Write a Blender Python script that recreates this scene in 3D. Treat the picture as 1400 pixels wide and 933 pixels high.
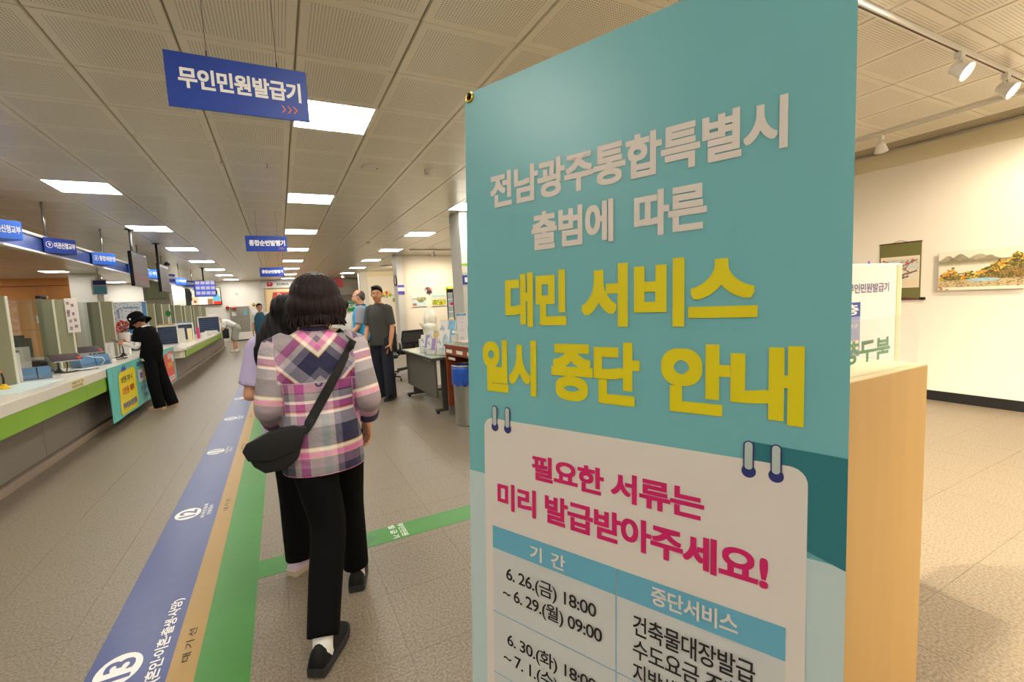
import bpy, bmesh, math, random
import numpy as np
from mathutils import Vector, Matrix
from mathutils.bvhtree import BVHTree

random.seed(7)
rng = np.random.RandomState(11)
S = bpy.context.scene
for o in list(bpy.data.objects):
    bpy.data.objects.remove(o)
COL = S.collection

# ------------------------------------------------------------------ camera
FPX = 619.0
CAM_H = 1.40
_dy = np.array([381.8 - 700, 424.0 - 466.5, FPX]); _dy /= np.linalg.norm(_dy)
_m = -0.0497
_dn = np.array([-_m, 1, -((424.0 - 466.5) - _m * (381.8 - 700)) / FPX]); _dn /= np.linalg.norm(_dn)
_rx = np.cross(_dn, _dy)
ROT = np.array([_rx, _dy, -_dn])          # camera (right, down, forward) to world
CPOS = np.array([0, 0, CAM_H])
cd = bpy.data.cameras.new('camera')
cam = bpy.data.objects.new('camera', cd); COL.objects.link(cam)
cd.sensor_width = 36.0
cd.lens = FPX / 1400 * 36.0
cd.clip_start = 0.02; cd.clip_end = 100
mw = Matrix.Identity(4)
for i in range(3):
    mw[i][0] = ROT[i, 0]; mw[i][1] = -ROT[i, 1]; mw[i][2] = -ROT[i, 2]; mw[i][3] = CPOS[i]
cam.matrix_world = mw
S.camera = cam

# ------------------------------------------------------------------ world, exposure
W = bpy.data.worlds.new('world'); S.world = W; W.use_nodes = True
W.node_tree.nodes['Background'].inputs[0].default_value = (1.0, 0.95, 0.88, 1)
W.node_tree.nodes['Background'].inputs[1].default_value = 0.35
S.view_settings.view_transform = 'Standard'
S.view_settings.look = 'None'
S.view_settings.gamma = 1
S.view_settings.use_curve_mapping = False
S.view_settings.exposure = 0.98
PANEL_POWER = 15.0
SPOT_POWER = 38.0
S.cycles.max_bounces = 7
S.cycles.diffuse_bounces = 4
S.cycles.use_denoising = True
S.cycles.sample_clamp_indirect = 8

H = 2.92          # ceiling height
GX0, GY0, GP = 0.22, 3.71, 0.60

# ------------------------------------------------------------------ helpers: colour, materials
def lin(c):
    c = c / 255.0
    return c / 12.92 if c <= 0.04045 else ((c + 0.055) / 1.055) ** 2.4
def rgb(r, g, b):
    return (lin(r), lin(g), lin(b), 1.0)

def mat(name, col, rough=0.6, metal=0.0, spec=0.5, noise=0.0, nscale=20.0, bump=0.0, bscale=200.0,
        emit=None, estr=0.0, trans=0.0, alpha=1.0, coat=0.0, stretch=None, sheen=0.0):
    m = bpy.data.materials.new(name); m.use_nodes = True
    nt = m.node_tree; b = nt.nodes['Principled BSDF']
    b.inputs['Base Color'].default_value = col
    b.inputs['Roughness'].default_value = rough
    b.inputs['Metallic'].default_value = metal
    b.inputs['Specular IOR Level'].default_value = spec
    b.inputs['Coat Weight'].default_value = coat
    b.inputs['Coat Roughness'].default_value = 0.28
    b.inputs['Sheen Weight'].default_value = sheen
    if emit:
        b.inputs['Emission Color'].default_value = emit
        b.inputs['Emission Strength'].default_value = estr
    if trans:
        b.inputs['Transmission Weight'].default_value = trans
        b.inputs['IOR'].default_value = 1.1
    if alpha < 1:
        b.inputs['Alpha'].default_value = alpha
    if noise or bump:
        tc = nt.nodes.new('ShaderNodeTexCoord'); mp = nt.nodes.new('ShaderNodeMapping')
        nt.links.new(tc.outputs['Object'], mp.inputs['Vector'])
        if stretch: mp.inputs['Scale'].default_value = stretch
    if noise:
        n = nt.nodes.new('ShaderNodeTexNoise'); n.inputs['Scale'].default_value = nscale
        n.inputs['Detail'].default_value = 5
        nt.links.new(mp.outputs[0], n.inputs['Vector'])
        mx = nt.nodes.new('ShaderNodeMix'); mx.data_type = 'RGBA'
        mx.inputs['A'].default_value = tuple(c * (1 - noise) for c in col[:3]) + (1,)
        mx.inputs['B'].default_value = tuple(min(1, c * (1 + noise)) for c in col[:3]) + (1,)
        nt.links.new(n.outputs['Fac'], mx.inputs['Factor'])
        nt.links.new(mx.outputs['Result'], b.inputs['Base Color'])
    if bump:
        n2 = nt.nodes.new('ShaderNodeTexNoise'); n2.inputs['Scale'].default_value = bscale
        n2.inputs['Detail'].default_value = 3
        nt.links.new(mp.outputs[0], n2.inputs['Vector'])
        bp = nt.nodes.new('ShaderNodeBump'); bp.inputs['Strength'].default_value = bump
        bp.inputs['Distance'].default_value = 0.01
        nt.links.new(n2.outputs['Fac'], bp.inputs['Height'])
        nt.links.new(bp.outputs['Normal'], b.inputs['Normal'])
    return m

M = {}
def MM(key, *a, **k):
    if key not in M: M[key] = mat(key, *a, **k)
    return M[key]

def attr_mat(name, rough=0.6, estr=0.0, spec=0.5):
    """material whose colour is the printed picture kept in the mesh's colour attribute"""
    m = bpy.data.materials.new(name); m.use_nodes = True
    nt = m.node_tree; b = nt.nodes['Principled BSDF']
    a = nt.nodes.new('ShaderNodeAttribute'); a.attribute_name = 'print'
    b.inputs['Roughness'].default_value = rough
    b.inputs['Specular IOR Level'].default_value = spec
    if estr:
        b.inputs['Base Color'].default_value = (0.01, 0.01, 0.01, 1)
        nt.links.new(a.outputs['Color'], b.inputs['Emission Color'])
        b.inputs['Emission Strength'].default_value = estr
    else:
        nt.links.new(a.outputs['Color'], b.inputs['Base Color'])
    return m
M['print'] = attr_mat('printed paper', 0.55)
M['screen'] = attr_mat('lit screen', 0.15, 0.9)
M['screen_dim'] = attr_mat('dim lit screen', 0.35, 0.28, 0.15)

# ------------------------------------------------------------------ helpers: mesh building
class MB:
    def __init__(s): s.v = []; s.f = []
    def add(s, V, F):
        n = len(s.v); s.v += [tuple(p) for p in V]; s.f += [tuple(i + n for i in f) for f in F]; return s
    def box(s, x0, y0, z0, x1, y1, z1, R=None, c=None):
        V = [(x0,y0,z0),(x1,y0,z0),(x1,y1,z0),(x0,y1,z0),(x0,y0,z1),(x1,y0,z1),(x1,y1,z1),(x0,y1,z1)]
        if R is not None:
            c = Vector(c if c is not None else ((x0+x1)/2,(y0+y1)/2,(z0+z1)/2))
            V = [tuple(R @ (Vector(p) - c) + c) for p in V]
        return s.add(V, [(0,3,2,1),(4,5,6,7),(0,1,5,4),(1,2,6,5),(2,3,7,6),(3,0,4,7)])
    def prism(s, poly, z0, z1):
        n = len(poly)
        V = [(p[0], p[1], z0) for p in poly] + [(p[0], p[1], z1) for p in poly]
        F = [tuple(range(n - 1, -1, -1)), tuple(range(n, 2 * n))]
        F += [(i, (i + 1) % n, n + (i + 1) % n, n + i) for i in range(n)]
        return s.add(V, F)
    def extr(s, poly3, d):
        n = len(poly3); d = Vector(d)
        V = [tuple(p) for p in poly3] + [tuple(Vector(p) + d) for p in poly3]
        F = [tuple(range(n - 1, -1, -1)), tuple(range(n, 2 * n))]
        F += [(i, (i + 1) % n, n + (i + 1) % n, n + i) for i in range(n)]
        return s.add(V, F)
    def tube(s, pts, r, n=10, caps=True, closed=False):
        P = [Vector(p) for p in pts]; rs = r if isinstance(r, (list, tuple)) else [r] * len(P)
        ref = None; V = []; F = []
        for i, p in enumerate(P):
            t = (P[min(i + 1, len(P) - 1)] - P[max(i - 1, 0)]).normalized()
            if ref is None:
                ref = t.orthogonal().normalized()
            ref = (ref - t * ref.dot(t)).normalized(); b = t.cross(ref)
            for k in range(n):
                a = 2 * math.pi * k / n
                V.append(p + (ref * math.cos(a) + b * math.sin(a)) * rs[i])
        m = len(P)
        for i in range(m - 1):
            for k in range(n):
                F.append((i*n+k, i*n+(k+1)%n, (i+1)*n+(k+1)%n, (i+1)*n+k))
        if caps:
            F.append(tuple(range(n - 1, -1, -1))); F.append(tuple((m-1)*n + k for k in range(n)))
        return s.add(V, F)
    def lathe(s, prof, c=(0, 0, 0), n=20, sx=1, sy=1):
        V = []; F = []
        for (r, z) in prof:
            for k in range(n):
                a = 2 * math.pi * k / n
                V.append((c[0] + r * sx * math.cos(a), c[1] + r * sy * math.sin(a), c[2] + z))
        for i in range(len(prof) - 1):
            for k in range(n):
                F.append((i*n+k, i*n+(k+1)%n, (i+1)*n+(k+1)%n, (i+1)*n+k))
        F.append(tuple(range(n - 1, -1, -1))); F.append(tuple((len(prof)-1)*n + k for k in range(n)))
        return s.add(V, F)
    def quad(s, a, b, c, d): return s.add([a, b, c, d], [(0, 1, 2, 3)])
    def xf(s, Mx):
        s.v = [tuple(Mx @ Vector(p)) for p in s.v]; return s

def mk(name, mb, m, parent=None, bevel=0.0, smooth=False, mods=None):
    me = bpy.data.meshes.new(name)
    me.from_pydata(mb.v, [], mb.f)
    if bevel:
        bm = bmesh.new(); bm.from_mesh(me)
        ed = [e for e in bm.edges if len(e.link_faces) == 2 and e.calc_face_angle(0) > 0.5]
        bmesh.ops.bevel(bm, geom=ed, offset=bevel, segments=2, affect='EDGES', profile=0.6)
        bm.to_mesh(me); bm.free()
    me.materials.append(M[m] if isinstance(m, str) else m)
    if smooth:
        me.polygons.foreach_set('use_smooth', [True] * len(me.polygons))
    me.update()
    o = bpy.data.objects.new(name, me); COL.objects.link(o)
    if parent is not None: o.parent = parent
    return o

def thing(name, label, cat, loc=(0, 0, 0), rz=0.0, group=None, R=None):
    o = bpy.data.objects.new(name, None); COL.objects.link(o)
    if R is not None:
        o.matrix_world = Matrix.Translation(loc) @ R.to_4x4()
    else:
        o.location = loc; o.rotation_euler = (0, 0, rz)
    o.empty_display_size = 0.1
    o['label'] = label; o['category'] = cat
    if group: o['group'] = group
    return o
def tag(o, label, cat, group=None):
    o['label'] = label; o['category'] = cat
    if group: o['group'] = group
    return o
def struct(name, mb, m, bevel=0.0):
    o = mk(name, mb, m, None, bevel); o['kind'] = 'structure'; return o
def copy_thing(root, loc, label, rz=None, group=None):
    r = root.copy(); COL.objects.link(r); r.location = loc
    if rz is not None: r.rotation_euler = (0, 0, rz)
    r['label'] = label
    if group: r['group'] = group
    for ch in list(root.children):
        c = ch.copy(); COL.objects.link(c); c.parent = r
        for g in ch.children:
            d = g.copy(); COL.objects.link(d); d.parent = c
    return r

# a flat drawing surface: origin, u and v axes, normal
class Face:
    def __init__(s, parent, O, u, v, n=None):
        s.p = parent; s.O = Vector(O); s.u = Vector(u).normalized(); s.v = Vector(v).normalized()
        s.n = Vector(n).normalized() if n is not None else s.u.cross(s.v).normalized()
        s.flip = s.n.dot(s.u.cross(s.v)) < 0
    def P(s, a, b, k=0): return s.O + s.u * a + s.v * b + s.n * (0.0006 * k)
    def poly(s, name, pts, m, k=1):
        mb = MB(); V = [s.P(a, b, k) for a, b in pts]
        mb.add(V, [tuple(range(len(V)))] if not s.flip else [tuple(range(len(V) - 1, -1, -1))])
        return mk(name, mb, m, s.p)
    def rect(s, name, u0, v0, u1, v1, m, k=1, r=0.0):
        if r <= 0: return s.poly(name, [(u0, v0), (u1, v0), (u1, v1), (u0, v1)], m, k)
        pts = []
        for cx, cy, a0 in ((u1-r, v0+r, -90), (u1-r, v1-r, 0), (u0+r, v1-r, 90), (u0+r, v0+r, 180)):
            for q in range(7):
                a = math.radians(a0 + 15 * q); pts.append((cx + r*math.cos(a), cy + r*math.sin(a)))
        return s.poly(name, pts, m, k)
    def disc(s, name, cu, cv, r, m, k=1, ru=None):
        ru = ru or r
        return s.poly(name, [(cu + ru*math.cos(2*math.pi*i/28), cv + r*math.sin(2*math.pi*i/28)) for i in range(28)], m, k)
    def text(s, txt, u0, v0, u1, v1, m, k=2, bold=1, name='lettering', mirror=False, res=4):
        V, F = glyphs(txt, bold, res)
        mb = MB()
        pts = []
        for x, y, z in V:
            if mirror: x = 1 - x
            pts.append(s.P(u0 + (u1 - u0) * x, v0 + (v1 - v0) * y, k) + s.n * z)
        if s.flip != mirror: F = [tuple(reversed(f)) for f in F]
        mb.add(pts, F)
        return mk(name, mb, m, s.p)

_gl = {}
def glyphs(txt, bold, res):
    key = (txt, bold, res)
    if key in _gl: return _gl[key]
    c = bpy.data.curves.new('glyphs', 'FONT'); c.body = txt; c.resolution_u = res
    c.offset = 0.012 if bold else 0.0
    c.space_character = 0.93
    o = bpy.data.objects.new('glyphs', c); COL.objects.link(o)
    bpy.context.view_layer.update()
    me = bpy.data.meshes.new_from_object(o)
    V = np.array([v.co[:] for v in me.vertices]) if len(me.vertices) else np.zeros((3, 3))
    F = [tuple(p.vertices) for p in me.polygons]
    bpy.data.objects.remove(o); bpy.data.curves.remove(c); bpy.data.meshes.remove(me)
    d = 0.0
    sh = [(0, 0)]
    if bold >= 2:
        d = 0.011 * (bold - 1)
        sh = [(a * d, b * d) for a in (-1, 0, 1) for b in (-1, 0, 1)] if bold >= 4 else [(-d, -d), (d, -d), (-d, d), (d, d)]
    VV = []; FF = []
    for i, (a, b) in enumerate(sh):
        n = len(VV)
        VV += [(x + a, y + b, 0.00004 * i) for x, y, z in V]
        FF += [tuple(q + n for q in f) for f in F]
    A = np.array(VV)
    lo = A[:, :2].min(0); hi = A[:, :2].max(0)
    A[:, :2] = (A[:, :2] - lo) / np.maximum(hi - lo, 1e-6)
    _gl[key] = ([tuple(p) for p in A], FF)
    return _gl[key]

def vnoise(u, v, f, seed=0):
    u = np.asarray(u, float); v = np.asarray(v, float)
    r = np.random.RandomState(seed); g = r.rand(64, 64)
    x = u * f; y = v * f
    i = np.floor(x).astype(int); j = np.floor(y).astype(int); a = x - i; b = y - j
    a = a*a*(3-2*a); b = b*b*(3-2*b)
    G = lambda p, q: g[p % 64, q % 64]
    return (G(i,j)*(1-a)+G(i+1,j)*a)*(1-b) + (G(i,j+1)*(1-a)+G(i+1,j+1)*a)*b

def picture(face, name, u0, v0, u1, v1, fn, nx=60, ny=40, m='print', k=1):
    """a printed picture: fn(u, v) gives sRGB 0-255 arrays"""
    U, Vv = np.meshgrid(np.linspace(0, 1, nx + 1), np.linspace(0, 1, ny + 1))
    c = np.clip(np.array([np.zeros_like(U) + q for q in fn(U, Vv)], float), 0, 255) / 255
    c = np.where(c <= 0.04045, c / 12.92, ((c + 0.055) / 1.055) ** 2.4)
    mb = MB(); V = [face.P(u0 + (u1-u0)*a, v0 + (v1-v0)*b, k) for a, b in zip(U.ravel(), Vv.ravel())]
    F = []
    for j in range(ny):
        for i in range(nx):
            q = (j*(nx+1)+i, j*(nx+1)+i+1, (j+1)*(nx+1)+i+1, (j+1)*(nx+1)+i)
            F.append(q if not face.flip else q[::-1])
    mb.add(V, F)
    o = mk(name, mb, m, face.p)
    at = o.data.color_attributes.new('print', 'FLOAT_COLOR', 'POINT')
    col = np.ones((len(V), 4)); col[:, 0] = c[0].ravel(); col[:, 1] = c[1].ravel(); col[:, 2] = c[2].ravel()
    at.data.foreach_set('color', col.ravel())
    return o
def mixc(base, *layers):
    out = list(base)
    for mask, c in layers:
        out = [o * (1 - mask) + cc * mask for o, cc in zip(out, c)]
    return out
def st(x, a, b):
    t = np.clip((x - a) / (b - a), 0, 1); return t*t*(3-2*t)

# pixel of the photograph on a known plane (room coordinates)
def ray(px, py): return ROT @ np.array([px - 700, py - 466.5, FPX])
def onz(px, py, z): r = ray(px, py); return CPOS + r * (z - CAM_H) / r[2]
def onx(px, py, x): r = ray(px, py); return CPOS + r * x / r[0]
def ony(px, py, y): r = ray(px, py); return CPOS + r * y / r[1]
def proj(p):
    c = ROT.T @ (np.array(p, float) - CPOS)
    return (700 + FPX * c[0] / c[2], 466.5 + FPX * c[1] / c[2], c[2])

# ------------------------------------------------------------------ common materials
MM('ceil_back', rgb(156, 146, 124), 0.8)
MM('wall_white', rgb(240, 236, 226), 0.7, noise=0.02, nscale=3)
MM('wall_warm', rgb(242, 234, 218), 0.7, noise=0.02, nscale=3)
MM('black', rgb(22, 21, 22), 0.5)
MM('blackgloss', rgb(14, 14, 16), 0.2)
MM('white', rgb(236, 233, 226), 0.45)
MM('offwhite', rgb(216, 210, 198), 0.5)
MM('steel', rgb(190, 190, 188), 0.28, metal=1.0, noise=0.05, nscale=40)
MM('brass', rgb(212, 175, 70), 0.22, metal=1.0)
MM('dark_metal', rgb(60, 58, 56), 0.4, metal=0.6)
MM('led', rgb(255, 255, 255), 0.6, emit=(1.0, 0.965, 0.89, 1), estr=PANEL_POWER)
MM('lamp_glow', rgb(255, 255, 255), 0.6, emit=(1.0, 0.86, 0.66, 1), estr=25)
def thin_glass(name, tint, base, edge):
    m = bpy.data.materials.new(name); m.use_nodes = True; nt = m.node_tree
    nt.nodes.remove(nt.nodes['Principled BSDF']); out = nt.nodes['Material Output']
    t = nt.nodes.new('ShaderNodeBsdfTransparent'); t.inputs['Color'].default_value = tint
    g = nt.nodes.new('ShaderNodeBsdfGlossy'); g.inputs['Roughness'].default_value = .03
    lw = nt.nodes.new('ShaderNodeLayerWeight'); lw.inputs['Blend'].default_value = .5
    p = nt.nodes.new('ShaderNodeMath'); p.operation = 'POWER'; nt.links.new(lw.outputs['Facing'], p.inputs[0]); p.inputs[1].default_value = 4
    a = nt.nodes.new('ShaderNodeMath'); a.operation = 'MULTIPLY_ADD'; nt.links.new(p.outputs[0], a.inputs[0]); a.inputs[1].default_value = edge; a.inputs[2].default_value = base
    mx = nt.nodes.new('ShaderNodeMixShader'); nt.links.new(a.outputs[0], mx.inputs[0]); nt.links.new(t.outputs[0], mx.inputs[1]); nt.links.new(g.outputs[0], mx.inputs[2]); nt.links.new(mx.outputs[0], out.inputs['Surface'])
    return m
M['glass'] = thin_glass('clear glass', (.93, .97, .95, 1), .05, .5)
M['acrylic'] = thin_glass('clear acrylic', (.95, .955, .96, 1), .05, .5)
MM('olive', rgb(150, 146, 116), 0.55, noise=0.03, nscale=5)
MM('olive_dark', rgb(122, 124, 98), 0.5)
MM('trim_pale', rgb(216, 216, 196), 0.45)
MM('wood_orange', rgb(214, 148, 82), 0.45, noise=0.14, nscale=4, stretch=(1, 1, 0.12))
MM('wood_red', rgb(150, 68, 28), 0.35, noise=0.18, nscale=6, stretch=(1, 1, 0.15), coat=0.3)
MM('wood_dark', rgb(84, 26, 14), 0.4, noise=0.2, nscale=6)
MM('wood_birch', rgb(198, 160, 98), 0.5, noise=0.09, nscale=9, stretch=(2.2, 1, 0.12))
MM('birch_edge', rgb(228, 208, 160), 0.5)
MM('counter_top', rgb(236, 230, 218), 0.25, noise=0.03, nscale=60, coat=0.4)
MM('counter_face', rgb(222, 210, 194), 0.35)
MM('lime', rgb(136, 186, 36), 0.35, noise=0.05, nscale=3)
MM('panel_grey', rgb(128, 120, 110), 0.5, noise=0.05, nscale=4)
MM('kick', rgb(156, 138, 122), 0.5, noise=0.06, nscale=20)
MM('sign_blue', rgb(24, 62, 158), 0.45)
MM('sign_bright', rgb(44, 112, 232), 0.4)
MM('sign_navy', rgb(34, 60, 150), 0.45)
MM('fascia_blue', rgb(62, 84, 158), 0.35)
MM('ink_white', rgb(240, 238, 234), 0.6)
MM('ink_black', rgb(38, 34, 34), 0.6)
MM('ink_orange', rgb(226, 122, 60), 0.6)
MM('red', rgb(196, 30, 34), 0.4)
MM('green_sign', rgb(26, 140, 74), 0.45)
MM('skin', rgb(224, 168, 134), 0.5, noise=0.05, nscale=30)
MM('skin_tan', rgb(206, 146, 108), 0.5, noise=0.05, nscale=30)
MM('hair_black', rgb(15, 12, 12), 0.5, bump=0.5, bscale=60, stretch=(3, 3, 0.35), spec=0.22)
MM('hair_brown', rgb(34, 21, 20), 0.5, bump=0.6, bscale=60, stretch=(3, 3, 0.35), spec=0.22)
MM('cloth_black', rgb(9, 9, 10), 0.9, bump=0.3, bscale=18, spec=0.15)
MM('shoe_black', rgb(16, 15, 16), 0.7, spec=0.3)
MM('shoe_sole', rgb(42, 41, 42), 0.7)

# ------------------------------------------------------------------ structure: floor
def floor_mat():
    m = bpy.data.materials.new('floor vinyl'); m.use_nodes = True; nt = m.node_tree
    b = nt.nodes['Principled BSDF']; b.inputs['Roughness'].default_value = 0.42
    b.inputs['Specular IOR Level'].default_value = 0.5
    g = nt.nodes.new('ShaderNodeNewGeometry')
    n1 = nt.nodes.new('ShaderNodeTexNoise'); n1.inputs['Scale'].default_value = 95; n1.inputs['Detail'].default_value = 4
    n2 = nt.nodes.new('ShaderNodeTexNoise'); n2.inputs['Scale'].default_value = 1.3; n2.inputs['Detail'].default_value = 3
    nt.links.new(g.outputs['Position'], n1.inputs['Vector']); nt.links.new(g.outputs['Position'], n2.inputs['Vector'])
    r = nt.nodes.new('ShaderNodeValToRGB')
    r.color_ramp.elements[0].position = 0.34; r.color_ramp.elements[0].color = rgb(112, 100, 84)
    r.color_ramp.elements[1].position = 0.66; r.color_ramp.elements[1].color = rgb(150, 137, 117)
    nt.links.new(n1.outputs['Fac'], r.inputs['Fac'])
    mx = nt.nodes.new('ShaderNodeMix'); mx.data_type = 'RGBA'; mx.blend_type = 'MULTIPLY'; mx.inputs['Factor'].default_value = 0.35
    nt.links.new(r.outputs['Color'], mx.inputs['A']); nt.links.new(n2.outputs['Color'], mx.inputs['B'])
    r2 = nt.nodes.new('ShaderNodeValToRGB'); r2.color_ramp.elements[0].color = (0.75, 0.75, 0.75, 1)
    nt.links.new(n2.outputs['Fac'], r2.inputs['Fac']); nt.links.new(r2.outputs['Color'], mx.inputs['B'])
    nt.links.new(mx.outputs['Result'], b.inputs['Base Color'])
    bp = nt.nodes.new('ShaderNodeBump'); bp.inputs['Strength'].default_value = 0.35; bp.inputs['Distance'].default_value = 0.002
    nt.links.new(n1.outputs['Fac'], bp.inputs['Height']); nt.links.new(bp.outputs['Normal'], b.inputs['Normal'])
    return m
M['floor'] = floor_mat()
MM('joint', rgb(104, 94, 80), 0.8)
floor = struct('floor', MB().box(-12, -3, -0.2, 6.6, 26, -0.004), 'joint')
TS = 0.43
tile_me = bpy.data.meshes.new('tile')
_g = 0.0007
tb = MB().box(_g, _g, -0.004, TS - _g, TS - _g, 0.0)
tile_me.from_pydata(tb.v, [], tb.f); tile_me.materials.append(M['floor'])
cells = []
for i in range(-27, 16):
    for j in range(-7, 60):
        x = 0.348 + i * TS; y = 1.72 + j * TS
        if x < -12 or x + TS > 6.6 or y + TS > 26: continue
        pr = proj((x + TS/2, y + TS/2, 0))
        vis = pr[2] > 0.3 and -80 < pr[0] < 1480 and -50 < pr[1] < 1010
        cells.append((not vis, math.hypot(x + TS/2, y + TS/2), x, y))
cells.sort()
near = cells[:300]; rest = cells[300:]
for _, _, x, y in near:
    o = bpy.data.objects.new('tile', tile_me); COL.objects.link(o); o.parent = floor; o.location = (x, y, 0)
mb = MB()
for _, _, x, y in rest: mb.box(x + _g, y + _g, -0.004, x + TS - _g, y + TS - _g, 0)
# strips that close the tile grid against the walls
o = mk('tile_field', mb, 'floor', floor); o['kind'] = 'stuff'
mb = MB(); xl = 0.348 - 27 * TS; xr = 0.348 + 14 * TS + (TS if 0.348 + 15 * TS <= 6.6 else 0)
mk('edge_tile', MB().box(xr, -3, -0.004, 6.6, 26, 0), 'floor', floor)

# floor marking strip
MM('strip_blue', rgb(54, 68, 126), 0.34, noise=0.10, nscale=3, bump=0.35, bscale=4)
MM('strip_gold', rgb(166, 130, 60), 0.36, noise=0.05, nscale=3, bump=0.3, bscale=4)
MM('strip_green', rgb(62, 132, 52), 0.36, noise=0.10, nscale=3, bump=0.3, bscale=4)
MM('chevron_dark', rgb(52, 116, 62), 0.35)
MM('chevron_lime', rgb(158, 204, 58), 0.35)
fs = thing('floor_guide_strip', 'long blue, gold and green floor strip with white numbers along the counter', 'floor sticker', (-0.5, 6, 0))
def flatbox(name, x0, y0, x1, y1, m, par, z0=0.0, z1=0.0012):
    l = par.location
    return mk(name, MB().box(x0 - l[0], y0 - l[1], z0, x1 - l[0], y1 - l[1], z1), m, par)
flatbox('blue_band', -0.80, 0.8, -0.513, 17, 'strip_blue', fs)
flatbox('gold_band', -0.513, 0.8, -0.415, 17, 'strip_gold', fs)
flatbox('green_band', -0.415, 0.8, -0.222, 17, 'strip_green', fs)
fc = Face(fs, (0.5, -6, 0.0012), (0, 1, 0), (-1, 0, 0), (0, 0, 1))   # u along +Y, v towards the counter; origin world (0,0)
nums = [('13', 2.24), ('12', 3.80), ('11', 5.38), ('10', 6.95), ('9', 8.5), ('8', 10.1), ('7', 11.7)]
subs = ['(혼인·이혼·출생·사망)', '외국인등록', '인감증명', '주민등록', '여권신청', '통합제증명', '세무']
for (nm, y), sb in zip(nums, subs):
    fc.disc('number_disc', y, 0.695, 0.077, 'ink_white', 1, ru=0.098)
    fc.text(nm, y - 0.06, 0.645, y + 0.06, 0.745, 'strip_blue', 2, bold=2)
    if nm == '13':
        fc.text('(혼인·이혼·출생·사망)', 2.09, 0.535, 2.66, 0.59, 'ink_white', 2, bold=2)
        fc.text('가족관계', 1.80, 0.535, 2.06, 0.59, 'ink_white', 2, bold=2)
    else:
        fc.text(sb, y - 0.13, 0.585, y + 0.13, 0.61, 'ink_white', 2, bold=1)
        fc.text('민원접수', y - 0.09, 0.55, y + 0.09, 0.578, 'ink_white', 2, bold=1)
    fc.text('대 기 선', y - 0.09, 0.448, y + 0.13, 0.478, 'ink_black', 2, bold=1)
gs = thing('floor_guide_branch', 'narrow green floor strip crossing behind the walking women, with white lettering', 'floor sticker', (0.6, 2.74, 0))
flatbox('green_band', -0.221, 2.64, 1.9, 2.83, 'strip_green', gs)
f2 = Face(gs, (-0.6, -2.74, 0.0012), (0, -1, 0), (1, 0, 0), (0, 0, 1))
for dx, m_ in ((0.0, 'chevron_dark'), (-0.075, 'chevron_lime')):
    f2.poly('arrow', [(-2.82, 0.28+dx), (-2.82, 0.33+dx), (-2.735, 0.41+dx), (-2.65, 0.33+dx), (-2.65, 0.28+dx), (-2.735, 0.36+dx)], m_)
f2.text('무인민원', -2.83, 0.545, -2.66, 0.585, 'ink_white', 2, bold=1)
f2.text('발 급 기', -2.83, 0.49, -2.66, 0.53, 'ink_white', 2, bold=1)
f2.disc('lime_disc', -2.735, 1.13, 0.088, 'chevron_lime')

# ------------------------------------------------------------------ structure: walls
struct('wall_right', MB().box(6.6, -3, 0, 6.8, 26, H + 0.1), 'wall_warm')
struct('wall_left', MB().box(-12.2, -3, 0, -12, 26, H + 0.1), 'wall_white')
struct('wall_back', MB().box(-12, -3.2, 0, 6.6, -3, H + 0.1), 'wall_white')
struct('wall_end', MB().box(-12, 26, 0, 6.6, 26.2, H + 0.1), 'wall_white')
struct('wall_gallery', MB().box(3.5, 14.4, 0, 6.6, 14.6, H), 'wall_warm')
struct('wall_recess', MB().box(3.62, 21.4, 0, 6.6, 21.6, H), 'wall_warm')
struct('baseboard_right', MB().box(6.58, -3, 0, 6.6, 14.4, 0.11), 'black', 0.003)
struct('baseboard_gallery', MB().box(3.5, 14.38, 0, 6.58, 14.4, 0.08), 'offwhite')
MM('cornice', rgb(226, 214, 180), 0.6)
struct('trim_1', MB().box(6.565, -3, 2.725, 6.6, 14.4, 2.90), 'cornice', 0.004)
struct('trim_2', MB().box(3.62, 21.37, 2.72, 6.6, 21.4, 2.9), 'cornice', 0.004)
MM('pillar_paint', rgb(206, 202, 192), 0.55, noise=0.02, nscale=4)
struct('pillar_near', MB().box(2.86, 7.4, 0, 3.36, 7.9, H), 'pillar_paint', 0.01)
struct('pillar_middle', MB().box(3.30, 14.1, 0, 3.52, 14.6, H), 'pillar_paint', 0.01)
struct('pillar_office', MB().box(-6.09, 20.05, 0, -5.42, 20.7, H), 'pillar_paint', 0.01)
struct('pillar_far', MB().box(3.3, 21.2, 0, 3.64, 21.7, H), 'pillar_paint', 0.01)

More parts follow.
